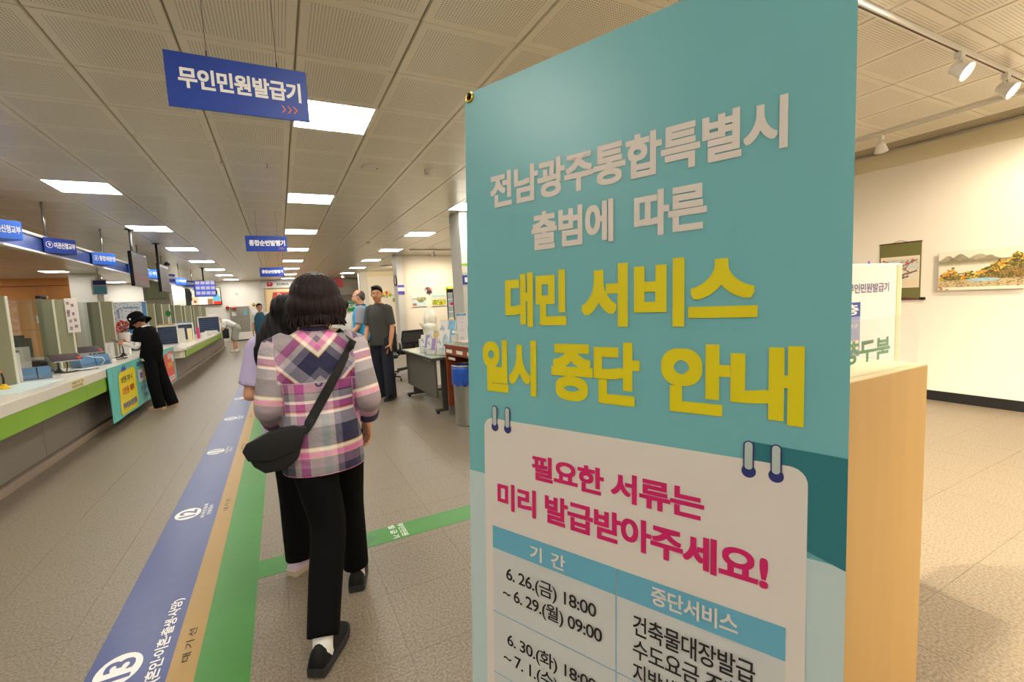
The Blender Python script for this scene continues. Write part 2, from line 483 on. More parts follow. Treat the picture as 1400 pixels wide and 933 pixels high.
# ------------------------------------------------------------------ structure: ceiling
def tile_mat():
    m = bpy.data.materials.new('perforated ceiling panel'); m.use_nodes = True; nt = m.node_tree
    b = nt.nodes['Principled BSDF']; b.inputs['Roughness'].default_value = 0.29
    b.inputs['Specular IOR Level'].default_value = 0.8
    tc = nt.nodes.new('ShaderNodeNewGeometry')
    sep = nt.nodes.new('ShaderNodeSeparateXYZ'); nt.links.new(tc.outputs['Position'], sep.inputs[0])
    def math_(op, a, bb=None, c=None):
        n = nt.nodes.new('ShaderNodeMath'); n.operation = op
        for i, x in enumerate((a, bb, c)):
            if x is None: continue
            if isinstance(x, (int, float)): n.inputs[i].default_value = x
            else: nt.links.new(x, n.inputs[i])
        return n.outputs[0]
    fr = []
    for ax, off in ((0, GX0), (1, GY0)):
        t = math_('FRACT', math_('ADD', math_('DIVIDE', math_('SUBTRACT', sep.outputs[ax], off), GP), 100.0))
        fr.append(t)
    NH = 36
    cell = [math_('SUBTRACT', math_('FRACT', math_('MULTIPLY', t, float(NH))), 0.5) for t in fr]
    d = math_('SQRT', math_('ADD', math_('POWER', cell[0], 2.0), math_('POWER', cell[1], 2.0)))
    hole = math_('LESS_THAN', d, 0.20)
    ins = []
    for t in fr:
        ins.append(math_('LESS_THAN', math_('ABSOLUTE', math_('SUBTRACT', t, 0.5)), 0.5 - 3.0 / NH))
    hole = math_('MULTIPLY', hole, math_('MULTIPLY', ins[0], ins[1]))
    mx = nt.nodes.new('ShaderNodeMix'); mx.data_type = 'RGBA'
    mx.inputs['A'].default_value = rgb(222, 214, 196); mx.inputs['B'].default_value = rgb(70, 62, 50)
    nt.links.new(hole, mx.inputs['Factor']); nt.links.new(mx.outputs['Result'], b.inputs['Base Color'])
    return m
M['tile'] = tile_mat()
ceiling = struct('ceiling', MB().box(-12, -3, H + 0.012, 6.6, 26, H + 0.2), 'ceil_back')
lights = []      # grid cells that hold a light
for k in range(-2, 8):
    if k == -2:
        lights += [(0, -10), (-4, -10), (4, -10)]; continue  # unseen lights added behind the camera to brighten the banner
    lights += [(0, 5 * k), (-4, 5 * k)]
for k in range(-1, 7):
    lights += [(4, 5 * k)]  # those before the second are added, out of sight, for more light
lights += [(8, -10)]  # unseen, added on the gallery side for more light
lset = set(lights) | {(4, 0)}
offl = [(-11, 25), (-11, 30), (-15, 24), (-14, 6), (-11, 35), (-15, 12), (-12, 0), (-16, 18), (-18, 28), (-16, 30), (-8, 36)]  # last six are added to brighten the left office
for c in offl: lset.add(c)
pm = bpy.data.meshes.new('panel')
b_ = MB(); ex, ey, t_ = 0.0042, 0.0012, 0.012
b_.add([(ex,ey,t_),(GP-ex,ey,t_),(GP-ex,GP-ey,t_),(ex,GP-ey,t_),(ex+.005,ey+.004,0),(GP-ex-.005,ey+.004,0),(GP-ex-.005,GP-ey-.004,0),(ex+.005,GP-ey-.004,0)],
       [(4,7,6,5),(0,1,2,3),(0,4,5,1),(1,5,6,2),(2,6,7,3),(3,7,4,0)])
pm.from_pydata(b_.v, [], b_.f); pm.materials.append(M['tile'])
cells = []
for i in range(-20, 11):
    for j in range(-11, 37):
        x = GX0 + i * GP; y = GY0 + j * GP
        if (i, j) in lset or x < -12 or x + GP > 6.62 or y + GP > 26.0 or y < -3: continue
        pr = proj((x + .3, y + .3, H))
        vis = pr[2] > 0.25 and -90 < pr[0] < 1490 and -120 < pr[1] < 500
        cells.append((not vis, math.hypot(x + .3, y + .3), x, y))
cells.sort()
for _, _, x, y in cells[:300]:
    o = bpy.data.objects.new('panel', pm); COL.objects.link(o); o.parent = ceiling; o.location = (x, y, H)
mb = MB()
for _, _, x, y in cells[300:]: mb.add([(p[0]+x, p[1]+y, p[2]+H) for p in b_.v], b_.f)
o = mk('panel_field', mb, 'tile', ceiling); o['kind'] = 'stuff'

# ceiling lights
lf = MB().box(0.012,0.012,0.0,0.588,0.588,0.012)
def make_light(i, j, label):
    t = thing('ceiling_light', label, 'ceiling light', (GX0 + i*GP, GY0 + j*GP, H - 0.004), group='square flush ceiling lights')
    fr = MB()
    for (x0,y0,x1,y1) in ((.008,.003,.592,.018),(.008,.582,.592,.597),(.008,.018,.022,.582),(.578,.018,.592,.582)):
        fr.box(x0,y0,0,x1,y1,.014)
    mk('frame', fr, 'white', t)
    mk('diffuser', MB().box(.022,.018,.004,.578,.582,.012), 'led', t)
    return t
proto = make_light(0, 0, 'large square ceiling light partly behind the nearest blue hanging sign')
rank = {0: 'row above the walkway', -4: 'row above the counter', 4: 'row to the right, by the pillars, its near end added for light', 8: 'gallery side'}
ordn = {-2: 'unseen one added farthest behind the camera', -1: 'behind the camera', 0: 'nearest', 1: 'second', 2: 'third', 3: 'fourth', 4: 'fifth', 5: 'sixth', 6: 'seventh', 7: 'last'}
for (i, j) in lights:
    if (i, j) == (0, 0): continue
    k = j // 5
    lab = 'square ceiling light, %s of the %s' % (ordn[k], rank[i])
    if i == -4 and k >= 1: lab = 'square ceiling light, %s one from the front in the row above the counter' % {1:'first',2:'second',3:'third',4:'fourth',5:'fifth',6:'sixth',7:'seventh'}[k]
    copy_thing(proto, (GX0 + i*GP, GY0 + j*GP, H - 0.004), lab)
for q, (i, j) in enumerate(offl):
    labs = ['over the left office area beside the square column', 'over the left office area near the wooden cupboards', 'over the left office area before the column',
            'over the office desks behind the glass', 'at the far end wall of the left office', 'added in mid office before the wooden cupboards', 'added above the near office desks',
            'added by the left wall near the wooden cupboards', 'added by the left wall over the office', 'added before the wooden cupboards, second one', 'added at the end wall beside the television']
    copy_thing(proto, (GX0 + i*GP, GY0 + j*GP, H - 0.004), 'square ceiling light ' + labs[q])

# ------------------------------------------------------------------ the foreground banner
BA = Vector((0.3250, 0.8270, 1.3455)); BH = Vector((-0.421, 0.907, -0.001)).normalized()
BD = Vector((-0.059, -0.029, -0.998)); BD = (BD - BH * BD.dot(BH)).normalized()
Bu = -BH; Bv = -BD; Bn = Bu.cross(Bv).normalized()       # faces the camera side
if Bn.dot(Vector((0, 0, 1.4)) - BA) < 0: Bn = -Bn
MM('ban_teal', rgb(126, 194, 199), 0.34, noise=0.05, nscale=2, bump=0.12, bscale=4)
MM('ban_deep', rgb(52, 128, 138), 0.4)
MM('ban_pale', rgb(206, 224, 224), 0.4)
MM('ban_card', rgb(238, 229, 220), 0.45)
MM('ban_yellow', rgb(240, 222, 24), 0.45)
MM('ban_pink', rgb(222, 36, 112), 0.45)
MM('ban_head', rgb(112, 186, 214), 0.45)
MM('ban_cell', rgb(220, 220, 218), 0.45)
MM('ban_line', rgb(132, 190, 214), 0.45)
MM('ban_navy', rgb(52, 60, 130), 0.45)
MM('ban_ring', rgb(196, 206, 200), 0.45)
MM('ban_text', rgb(238, 228, 218), 0.5)
ban = thing('notice_banner', 'tall turquoise notice banner with big yellow and white Korean lettering on a stand', 'banner', tuple(BA + Bv * -1.27))
bf = Face(ban, Vector(BA) - ban.location, Bu, Bv, Bn)
B0, B1 = -1.27, 0.447
sheet = MB()
nx, nyy = 24, 48
V = []; F = []
for side in (0, 1):
    for j in range(nyy + 1):
        for i in range(nx + 1):
            a = 0.6 * i / nx; b = B0 + (B1 - B0) * j / nyy
            V.append(bf.P(a, b, 0) - bf.n * (0.0012 * side))
NV = (nx+1)*(nyy+1)
for side in (0, 1):
    for j in range(nyy):
        for i in range(nx):
            q = [j*(nx+1)+i, j*(nx+1)+i+1, (j+1)*(nx+1)+i+1, (j+1)*(nx+1)+i]
            q = [x + NV * side for x in q]
            F.append(tuple(q if (side == 0) != bf.flip else q[::-1]))
mk('sheet', sheet.add(V, F), 'ban_teal', ban)
bf.rect('print_panel', 0, B0, 0.6, -0.279, 'ban_pale', 1)
bf.poly('print_panel', [(0.50, -0.145), (0.6, -0.15), (0.6, -0.283), (0.50, -0.25)], 'ban_deep', 2)
bf.rect('card', 0.041, -1.20, 0.5615, -0.169, 'ban_card', 3, r=0.02)
for cu in (0.068, 0.0985, 0.497, 0.528):
    bf.disc('ring_hole', cu, -0.184, 0.0085, 'ban_navy', 4)
    bf.rect('ring', cu - 0.0062, -0.183, cu + 0.0062, -0.144, 'ban_navy', 5, r=0.006)
    bf.rect('ring', cu - 0.0046, -0.1815, cu + 0.0046, -0.1455, 'ban_ring', 6, r=0.0045)
T = bf.text
T('전남광주통합특별시', 0.062, 0.220, 0.535, 0.284, 'ban_text', bold=3, res=8)
T('출범에  따른', 0.155, 0.134, 0.443, 0.199, 'ban_text', bold=3, res=8)
T('대민', 0.095, 0.003, 0.224, 0.098, 'ban_yellow', bold=4, res=10)
T('서비스', 0.252, 0.003, 0.505, 0.099, 'ban_yellow', bold=4, res=10)
T('일시', 0.039, -0.119, 0.163, -0.021, 'ban_yellow', bold=4, res=10)
T('중단', 0.194, -0.119, 0.350, -0.021, 'ban_yellow', bold=4, res=10)
T('안내', 0.382, -0.119, 0.556, -0.021, 'ban_yellow', bold=4, res=10)
T('필요한 서류는', 0.153, -0.266, 0.443, -0.221, 'ban_pink', k=5, bold=3, res=8)
T('미리 발급받아주세요!', 0.073, -0.336, 0.521, -0.286, 'ban_pink', k=5, bold=3, res=8)
bf.rect('table_cell', 0.060, -0.54, 0.313, -0.417, 'ban_cell', 4)
bf.rect('table_cell', 0.313, -1.0, 0.541, -0.417, 'ban_cell', 4)
bf.rect('table_cell', 0.060, -1.0, 0.313, -0.54, 'ban_cell', 4)
bf.rect('table_header', 0.060, -0.417, 0.3122, -0.374, 'ban_head', 5)
bf.rect('table_header', 0.3138, -0.417, 0.541, -0.374, 'ban_head', 5)
bf.rect('table_line', 0.3122, -1.0, 0.3138, -0.417, 'ban_line', 6)
for vv, a, b in ((-0.54, 0.060, 0.541), (-0.66, 0.060, 0.3122), (-0.78, 0.060, 0.541)):
    bf.rect('table_line', a, vv - 0.0008, b, vv + 0.0008, 'ban_line', 6)
T('기  간', 0.148, -0.411, 0.221, -0.384, 'ban_text', k=7, bold=2)
T('중단서비스', 0.369, -0.408, 0.487, -0.380, 'ban_text', k=7, bold=2)
T('6. 26.(금) 18:00', 0.093, -0.474, 0.279, -0.442, 'ink_black', k=7, bold=1, res=6)
T('~ 6. 29.(월) 09:00', 0.085, -0.511, 0.289, -0.478, 'ink_black', k=7, bold=1, res=6)
T('6. 30.(화) 18:00', 0.094, -0.599, 0.279, -0.567, 'ink_black', k=7, bold=1, res=6)
T('~ 7. 1.(수) 09:00', 0.085, -0.636, 0.279, -0.603, 'ink_black', k=7, bold=1, res=6)
T('건축물대장발급', 0.341, -0.467, 0.508, -0.434, 'ink_black', k=7, bold=1, res=6)
T('수도요금 조회', 0.341, -0.503, 0.492, -0.472, 'ink_black', k=7, bold=1, res=6)
T('지방세 납부', 0.341, -0.541, 0.462, -0.509, 'ink_black', k=7, bold=1, res=6)
for (a, b) in ((0.0135, 0.438), (0.5865, 0.434), (0.0135, B0 + 0.013), (0.5865, B0 + 0.013)):
    pts = [bf.P(a + 0.0075*math.cos(x*math.pi/12), b + 0.0075*math.sin(x*math.pi/12), 2) for x in range(25)]
    mk('grommet', MB().tube(pts, 0.0027, 8, caps=False), 'brass', ban, smooth=True)
    bf.disc('grommet_hole', a, b, 0.0055, 'blackgloss', 1)
sb = MB()
for su in (0, 1):
    a = 0.0135 if su == 0 else 0.5865
    top = bf.P(a, 0.438, 0); mid = bf.P(0.3, -0.35, 0) - bf.n * 0.10; low = bf.P(0.6 - a, B0 + 0.013, 0)
    sb = MB()
    hook = [top + bf.n * 0.004 - bf.v*0.002, top + bf.n * 0.004 + bf.v * 0.006, top + bf.v * 0.010 - bf.n * 0.003 - bf.u*0.002, top - bf.n * 0.012]
    sb.tube(hook, 0.0028, 8)
    sb.tube([top - bf.n * 0.010, top*0.5 + mid*0.5 - bf.n * 0.045, mid, mid*0.5 + low*0.5 - bf.n*0.04, low - bf.n * 0.012], 0.004, 8)
    mk('stand_pole', sb, 'blackgloss', ban, smooth=True)
mbx = MB(); mid = bf.P(0.3, -0.35, 0) - bf.n * 0.10
mbx.box(mid.x-.02, mid.y-.02, mid.z-.025, mid.x+.02, mid.y+.02, mid.z+.025)
mk('stand_hub', mbx, 'black', ban, bevel=0.004)
foot = mid.copy()
sf = MB()
bz = -ban.location[2]
for a in (0.02, 0.58):
    p = bf.P(a, B0 + 0.013, 0)
    sf.tube([p - bf.n*0.012, Vector((p.x, p.y, bz + 0.005)) - Vector((bf.n.x, bf.n.y, 0))*0.02], 0.004, 8)
    q = Vector((p.x, p.y, bz + 0.005)) - Vector((bf.n.x, bf.n.y, 0))*0.02
mk('stand_foot', sf, 'black', ban)
sf = MB(); sf.tube([mid, Vector((mid.x, mid.y, bz + 0.006)) - Vector((bf.n.x, bf.n.y, 0))*0.32], 0.0045, 8)
mk('rear_leg', sf, 'black', ban)

# ------------------------------------------------------------------ service counter (nearer run)
MM('seam', rgb(84, 78, 72), 0.7)
CT = 0.80; CX = -1.90
c1 = thing('service_counter', 'long cream service counter with lime green band and grey panels below, nearer run', 'counter', (-2.3, 6, 0))
def cbox(name, t, x0, y0, z0, x1, y1, z1, m, bev=0.0):
    l = t.location; return mk(name, MB().box(x0-l[0], y0-l[1], z0-l[2], x1-l[0], y1-l[1], z1-l[2]), m, t, bev)
cbox('worktop', c1, -2.75, 0.5, CT - 0.10, CX, 10.75, CT, 'counter_top', 0.008)
for y0, y1 in ((0.5, 3.7), (3.705, 6.38), (6.385, 9.0), (9.005, 10.7)):
    cbox('green_band', c1, CX - 0.04, y0, CT - 0.262, CX - 0.015, y1, CT - 0.10, 'lime', 0.002)
yy = 0.5
while yy < 10.6:
    y1 = min(yy + 0.9, 10.7)
    cbox('front_panel', c1, -2.16, yy + 0.003, 0.09, -2.13, y1 - 0.003, CT - 0.10, 'panel_grey', 0.002)
    yy += 0.9
cbox('carcass', c1, -2.7, 0.55, 0.0, -2.163, 10.65, CT - 0.10, 'seam')
cbox('kickboard', c1, -2.163, 0.5, 0.0, -2.10, 10.7, 0.075, 'kick', 0.004)
# cream edge notice
ff = Face(c1, (CX + 2.3 + 0.0005, -6, 0), (0, 1, 0), (0, 0, 1), (1, 0, 0))
MM('cream_note', rgb(236, 220, 170), 0.6)
ya = onx(97, 530, CX)[1]; yb = onx(116, 522, CX)[1]
ff.rect('edge_notice', ya, CT - 0.092, yb, CT - 0.006, 'cream_note')
ff.text('신분증, 카드, 지갑', ya + .03, CT - 0.045, yb - .03, CT - 0.018, 'ink_black')
ff.text('꼭 챙겨가세요', ya + .03, CT - 0.082, yb - .06, CT - 0.054, 'ink_black')

# farther run
c2 = thing('service_counter', 'farther service counter run with lime green band, stepping out beyond the black-hatted person', 'counter', (-2.3, 15, 0))
CT2 = 0.745
poly = [(-2.75, 10.8), (-1.92, 10.8), (-1.77, 10.8), (-1.71, 10.95), (-1.88, 21.5), (-2.75, 21.5)]
mk('worktop', MB().prism([(x+2.3, y-15) for x, y in poly], CT2 - 0.05, CT2), 'counter_top', c2, 0.006)
mk('end_block', MB().prism([(x+2.3, y-15) for x, y in ((-2.7, 10.83), (-1.79, 10.83), (-1.74, 10.96), (-2.1, 10.96), (-2.7, 10.96))], CT2 - 0.19, CT2-0.05), 'counter_face', c2)
for k in range(7):
    ya = 10.98 + k*1.5; yb = ya + 1.495
    xa = -1.73 - 0.17*(ya-10.95)/10.55; xb = -1.73 - 0.17*(yb-10.95)/10.55
    mk('green_band', MB().prism([(xa+2.3-.02, ya-15), (xa+2.3, ya-15), (xb+2.3, yb-15), (xb+2.3-.02, yb-15)], CT2-0.185, CT2-0.05), 'lime', c2)
for k in range(11):
    ya = 10.96 + k*0.955
    cbox('front_panel', c2, -2.10, ya + .003, .08, -2.075, ya + .952, CT2 - 0.19, 'panel_grey', 0.002)
cbox('carcass', c2, -2.68, 10.97, 0, -2.103, 21.4, CT2 - 0.06, 'seam')
cbox('kickboard', c2, -2.10, 10.96, 0, -2.045, 21.45, 0.07, 'kick', 0.004)

# ------------------------------------------------------------------ partitions and glass screens on the counter
PY = [4.7, 6.16, 7.66, 9.30, 12.0, 13.5, 14.95, 16.45, 18.0, 19.5]
ords = ['the nearest, cut by the left picture edge side', 'beside the near blue leaflet box', 'carrying the white photo sheet', 'just before the red potted flowers', 'behind the black-hatted person',
        'second beyond the black-hatted person', 'third beyond the black-hatted person', 'fourth beyond the black-hatted person', 'next to last along the far counter', 'last along the far counter']
P0 = None
for y, od in zip(PY, ords):
    ct = CT if y < 10.7 else CT2
    t = thing('counter_partition', 'olive green upright counter partition, ' + od, 'partition', (-2.45, y, ct), group='olive counter partitions')
    h = 1.665 - ct
    mk('panel', MB().box(-0.035, -0.02, 0, 0.10, 0.02, h), 'olive', t, 0.003)
    mk('rear_panel', MB().box(-0.20, -0.016, 0, -0.055, 0.016, h), 'olive_dark', t, 0.003)
    mk('post', MB().box(-0.055, -0.022, 0, -0.035, 0.022, h + 0.004), 'trim_pale', t, 0.002)
    mk('edge_trim', MB().box(0.10, -0.022, 0, 0.108, 0.022, h), 'trim_pale', t, 0.002)
gl = ['nearest clear glass screen, at the left picture edge', 'clear glass screen between the two nearest visible partitions', 'clear glass screen behind the near tablet', 'clear glass screen behind the red flowers',
      'clear glass screen right behind the black-hatted person', 'clear glass screen, first of the far counter', 'clear glass screen, second of the far counter', 'clear glass screen, third of the far counter', 'last clear glass screen of the far counter']
for k in range(len(PY) - 1):
    y0, y1 = PY[k] + 0.03, PY[k+1] - 0.03
    if y1 - y0 > 2: y1 = y0 + 1.3
    ct = CT if y0 < 10.6 else CT2
    t = thing('glass_screen', gl[k], 'glass screen', (-2.60, (y0+y1)/2, ct), group='clear counter screens')
    d = (y1 - y0) / 2
    mk('pane', MB().box(-0.004, -d, 0.16, 0.004, d, 1.66 - ct), 'glass', t)
    mk('foot', MB().box(-0.012, -d+.02, 0, 0.012, -d + .05, 0.17), 'steel', t)
    mk('foot', MB().box(-0.012, d-.05, 0, 0.012, d - .02, 0.17), 'steel', t)

# ------------------------------------------------------------------ overhead blue fascia, signs, rods
fa = thing('overhead_fascia', 'long blue overhead sign fascia with white rails hung over the counter', 'fascia', (-2.58, 12, 2.24))
mk('blue_face', MB().box(-0.03, -9, 0.025, 0.0, 10.5, 0.205), 'fascia_blue', fa)
mk('top_rail', MB().box(-0.05, -9, 0.205, 0.025, 10.5, 0.235), 'white', fa, 0.004)
mk('bottom_rail', MB().box(-0.05, -9, 0.0, 0.025, 10.5, 0.025), 'white', fa, 0.004)
for y in (5.6, 7.97, 10.1, 12.3, 14.5, 16.7, 18.9):
    mk('hanging_rod', MB().tube([(0, y-12, 0.23), (0, y-12, H-2.24)], 0.014, 10), 'steel', fa, smooth=True)
sg = [(4.55, 'sign_navy', '⑪', '세무민원', 'navy counter number sign, outermost at the left'),
      (6.36, 'sign_bright', '⑩', '여권신청교부', 'bright blue counter sign at the left picture edge'),
      (7.80, 'sign_navy', '⑨', '여권신청교부', 'navy counter sign with circled nine'),
      (9.45, 'sign_bright', '⑧', '통합제증명', 'bright blue counter sign with circled eight'),
      (11.4, 'sign_bright', '⑦', '통합제증명', 'bright blue counter sign between the two hanging screens'),
      (12.9, 'sign_bright', '⑥', '주민등록', 'bright blue counter sign right of the second hanging screen'),
      (14.3, 'sign_navy', '⑤', '가족관계', 'navy counter sign past the second hanging screen'),
      (15.9, 'sign_bright', '④', '가족관계', 'bright blue counter sign, next to last'),
      (17.3, 'sign_navy', '③', '외국인등록', 'navy counter sign, last one before the small blue screen')]
for y, m_, num, txt, lab in sg:
    t = thing('counter_sign', lab, 'sign', (-2.555, y, 2.27), group='counter number signs')
    w = Vector((0.21, 0.33, 0)); L = w.length; u = w.normalized()
    mk('sign_box', MB().prism([(0, 0), (w.x, w.y), (0, 0.5)], 0, 0.19), m_, t, 0.002)
    f = Face(t, (0, 0, 0), u, (0, 0, 1), (u.y, -u.x, 0))
    if num:
        f.disc('number_ring', 0.065, 0.10, 0.042, 'ink_white', 1); f.disc('number_ring', 0.065, 0.10, 0.036, m_, 2)
        f.text({'⑪':'11','⑩':'10','⑨':'9','⑧':'8','⑦':'7','⑥':'6','⑤':'5','④':'4','③':'3'}[num], 0.052, 0.078, 0.078, 0.122, 'ink_white', 3, bold=2)
    f.text(txt, 0.118, 0.06, L - 0.012, 0.14, 'ink_white', 2, bold=2)

# ------------------------------------------------------------------ blue hanging direction signs
def hang_sign(loc, txt, label, h=0.235):
    t = thing('hanging_sign', label, 'sign', loc)
    mk('board', MB().box(0, -0.004, 0, 0.565, 0.004, h), 'sign_blue', t, 0.002)
    f = Face(t, (0, -0.0045, 0), (1, 0, 0), (0, 0, 1), (0, -1, 0))
    f.text(txt, 0.045, 0.085, 0.535, 0.175, 'ink_white', 1, bold=3, res=6)
    for k in range(3):
        a = 0.445 + k*0.025
        f.poly('arrow', [(a, .03), (a+.006, .03), (a+.019, .047), (a+.006, .064), (a, .064), (a+.012, .047)], 'ink_orange')
    g = Face(t, (0.565, 0.0045, 0), (-1, 0, 0), (0, 0, 1), (0, 1, 0))
    for x in (0.16, 0.44):
        mk('wire', MB().tube([(x, 0, h), (x, 0, H - loc[2])], 0.0012, 6), 'dark_metal', t)
        mk('hook', MB().tube([(x, 0, h-.004), (x, 0, h + 0.022)], 0.003, 6), 'dark_metal', t)
hang_sign((-0.351, 2.50, 2.310), '무인민원발급기', 'large blue hanging sign, nearest, with white lettering')
hang_sign((-0.365, 8.0, 2.305), '통합순번발행기', 'middle-distance blue hanging sign over the walkway', 0.235)
hang_sign((-0.36, 13.4, 2.27), '통합순번발행기', 'farthest small blue hanging sign over the walkway', 0.235)

# ------------------------------------------------------------------ hanging screens
def tv_dark(U, V):
    a = mixc((92, 74, 68), (st(V, .0, .15)*(V < .15)*1.0, (120, 96, 84)), (((V > .18) & (V < .36))*1.0, (120, 36, 52)), (((V > .36) & (V < .42))*1.0, (52, 48, 70)),
             (((V > .62) & (V < .68))*1.0, (50, 48, 66)), ((V > .93)*1.0, (60, 58, 84)))
    return [c * (0.85 + 0.3 * vnoise(U, V, 9, 3)) for c in a]
def tv_grey(U, V):
    a = mixc((104, 94, 92), ((np.exp(-((U-.5)**2+(V-.62)**2)/.03)), (74, 66, 66)), (((V > .9) & (U > .08))*1.0, (236, 236, 240)))
    return [c * (0.9 + 0.2 * vnoise(U, V, 6, 5)) for c in a]
def tv_table(U, V):
    cell = (((U*4) % 1 > .12) & ((V*3) % 1 > .35)) * 1.0
    return mixc((58, 80, 158), (cell, (160, 148, 168)))
def screen(loc, rz, w, h, fn, label, pole_up, m='screen_dim'):
    t = thing('hanging_screen', label, 'screen', loc, rz)
    mk('casing', MB().box(-w/2, 0, 0, w/2, 0.05, h), 'blackgloss', t, 0.006)
    f = Face(t, (-w/2, -0.001, 0), (1, 0, 0), (0, 0, 1), (0, -1, 0))
    picture(f, 'display', 0.015, 0.015, w - .015, h - .015, fn, 40, 30, m)
    mk('pole', MB().tube([(0, 0.09, h*0.55), (0, 0.09, pole_up)], 0.022, 10), 'black', t, smooth=True)
    mk('bracket', MB().box(-.09, .05, h*.35, .09, .11, h*.7), 'black', t, 0.005)
    mk('ceiling_plate', MB().lathe([(0.07, pole_up-.012), (0.07, pole_up)], (0, .09, 0), 20), 'black', t)
screen((-2.10, 10.12, 1.92), math.radians(90), 0.98, 0.58, tv_dark, 'dark ceiling-hung screen with red stripe, nearest over the counter', H - 1.92)
screen((-2.10, 12.0, 1.89), math.radians(91), 0.94, 0.58, tv_grey, 'grey ceiling-hung screen with a camera on top, second over the counter', H - 1.89)
screen((-2.12, 18.1, 1.96), math.radians(25), 0.62, 0.53, tv_table, 'ceiling-hung screen showing a blue number table', H - 1.96, 'screen')
cm = thing('security_camera', 'small black dome camera on top of the grey hanging screen', 'camera', (-2.06, 12.15, 2.47))
mk('dome', MB().lathe([(0.02, 0), (.05, .01), (.055, .04), (.03, .075), (.005, .085)], n=16), 'blackgloss', cm, smooth=True)

# wall television
def tv_wall(U, V):
    a = mixc((196, 196, 168), ((U < .13)*1.0, (34, 40, 36)), ((((U-.1)**2/.006+(V-.55)**2/.14) < 1)*1.0, (22, 24, 24)), (((U > .17) & (U < .33) & (V < .62))*1.0, (208, 176, 140)),
             (((U > .2) & (U < .3) & (V > .15) & (V < .34) & (V < .5 - U))*1.0, (140, 40, 30)), (((U > .36) & (U < .60) & (V < .5))*1.0, (224, 222, 206)),
             (((U > .60) & (U < .76) & (V < .35))*1.0, (150, 96, 66)), ((((U-.88)**2/.012+(V-.35)**2/.1) < 1)*1.0, (92, 160, 178)), ((((U-.87)**2/.0028+(V-.74)**2/.03) < 1)*1.0, (30, 26, 28)),
             (((U > .78) & (V < .2))*1.0, (216, 54, 40)))
    return [c * (0.85 + 0.3 * vnoise(U, V, 22, 8)) for c in a]
t = thing('wall_television', 'wide black-framed television showing a video, on the end wall', 'television', (-3.85, 25.93, 1.80))
mk('casing', MB().box(0, -0.03, 0, 1.42, 0.06, 0.82), 'blackgloss', t, 0.008)
picture(Face(t, (0.03, -0.032, 0.03), (1, 0, 0), (0, 0, 1), (0, -1, 0)), 'display', 0, 0, 1.36, 0.76, tv_wall, 70, 40, 'screen')

# ------------------------------------------------------------------ things on the counter
def pen_stand(x, y, m_, lab, z=CT):
    t = thing('pen_stand', lab, 'pen', (x, y, z))
    mk('base', MB().lathe([(.045, 0), (.045, .008), (.03, .02), (.016, .045), (.012, .05)], n=18), m_, t, smooth=True)
    mk('pen', MB().tube([(0, 0, .045), (0.002, 0, .10), (-0.006, 0, .155)], [.0085, .0085, .007], 10), 'black', t, smooth=True)
    mk('pen_tip', MB().tube([(-0.006, 0, .152), (-0.009, 0, .172)], [.008, .006], 8), 'ink_orange', t, smooth=True)
MM('yellow_plastic', rgb(234, 190, 20), 0.35)
pen_stand(-2.30, 5.78, 'yellow_plastic', 'counter pen in a yellow base at the left edge')
pen_stand(-2.34, 7.06, 'black', 'counter pen in a dark base right of the near blue leaflet box')
pen_stand(-2.24, 9.12, 'black', 'counter pen in a dark base below the red flowers')
MM('leaflet_blue', rgb(84, 126, 164), 0.5)
MM('leaflet_blue2', rgb(110, 150, 186), 0.5)
def leaflet_box(loc, rz, n, lab, w=0.22, h=0.12):
    t = thing('leaflet_box', lab, 'leaflet box', loc, rz)
    b = MB(); b.box(-w/2, -.075, 0, w/2, .075, .004); b.box(-w/2, -.075, 0, w/2, -.071, h*.45); b.box(-w/2, .071, 0, w/2, .075, h)
    b.box(-w/2, -.075, 0, -w/2+.003, .075, h*.6); b.box(w/2-.003, -.075, 0, w/2, .075, h*.6)
    mk('tray', b, 'acrylic', t)
    for i in range(n):
        y = -.065 + .13 * i / n
        R = Matrix.Rotation(math.radians(-12), 3, 'X')
        for s in (-1, 1):
            mk('leaflet', MB().box(s*w/4 - w/4 + .006, y, .004, s*w/4 + w/4 - .006, y + .11/n, h + .008, R=R, c=(0, y, .004)), 'leaflet_blue' if (i+s) % 2 else 'leaflet_blue2', t)
leaflet_box((-2.33, 6.50, CT), math.radians(25), 6, 'small acrylic box of blue leaflets beside the nearest partition')
leaflet_box((-2.20, 7.62, CT), math.radians(62), 9, 'long acrylic tray of blue leaflets in front of the second tablet', 0.42, .13)
def tablet(loc, rz, tilt, lab, col):
    t = thing('tablet_stand', lab, 'tablet', loc, rz)
    R = Matrix.Rotation(math.radians(tilt), 3, 'X')
    mk('tablet', MB().box(-.13, -.09, .17, .13, .09, .182, R=R, c=(0, 0, .176)), 'black', t, 0.003)
    b = MB().box(-.122, -.082, .1825, .122, .082, .1832, R=R, c=(0, 0, .176))
    mk('display', b, MM('tab_' + col, rgb(78, 66, 66), 0.15), t)
    mk('edge', MB().box(-.131, -.094, .172, .131, -.09, .180, R=R, c=(0, 0, .176)), 'steel', t)
    mk('button_strip', MB().box(.09, -.08, .1833, .12, -.02, .184, R=R, c=(0, 0, .176)), 'red', t)
    mk('arm', MB().tube([(0, 0, .165), (0.02, .04, .08), (0, .02, .01)], .006, 8), 'dark_metal', t)
    mk('base', MB().lathe([(.07, 0), (.07, .008), (.02, .014)], n=20), 'dark_metal', t)
tablet((-2.24, 6.98, CT), math.radians(35), 24, 'tablet on a tilting stand next to the photo sheet partition', 'a')
tablet((-2.42, 8.35, CT), math.radians(35), 26, 'farther tablet on a tilting stand behind the blue leaflet tray', 'b')
t = thing('leaflet_pile', 'loose pile of paper and cables beside the near tablet', 'papers', (-2.12, 7.15, CT))
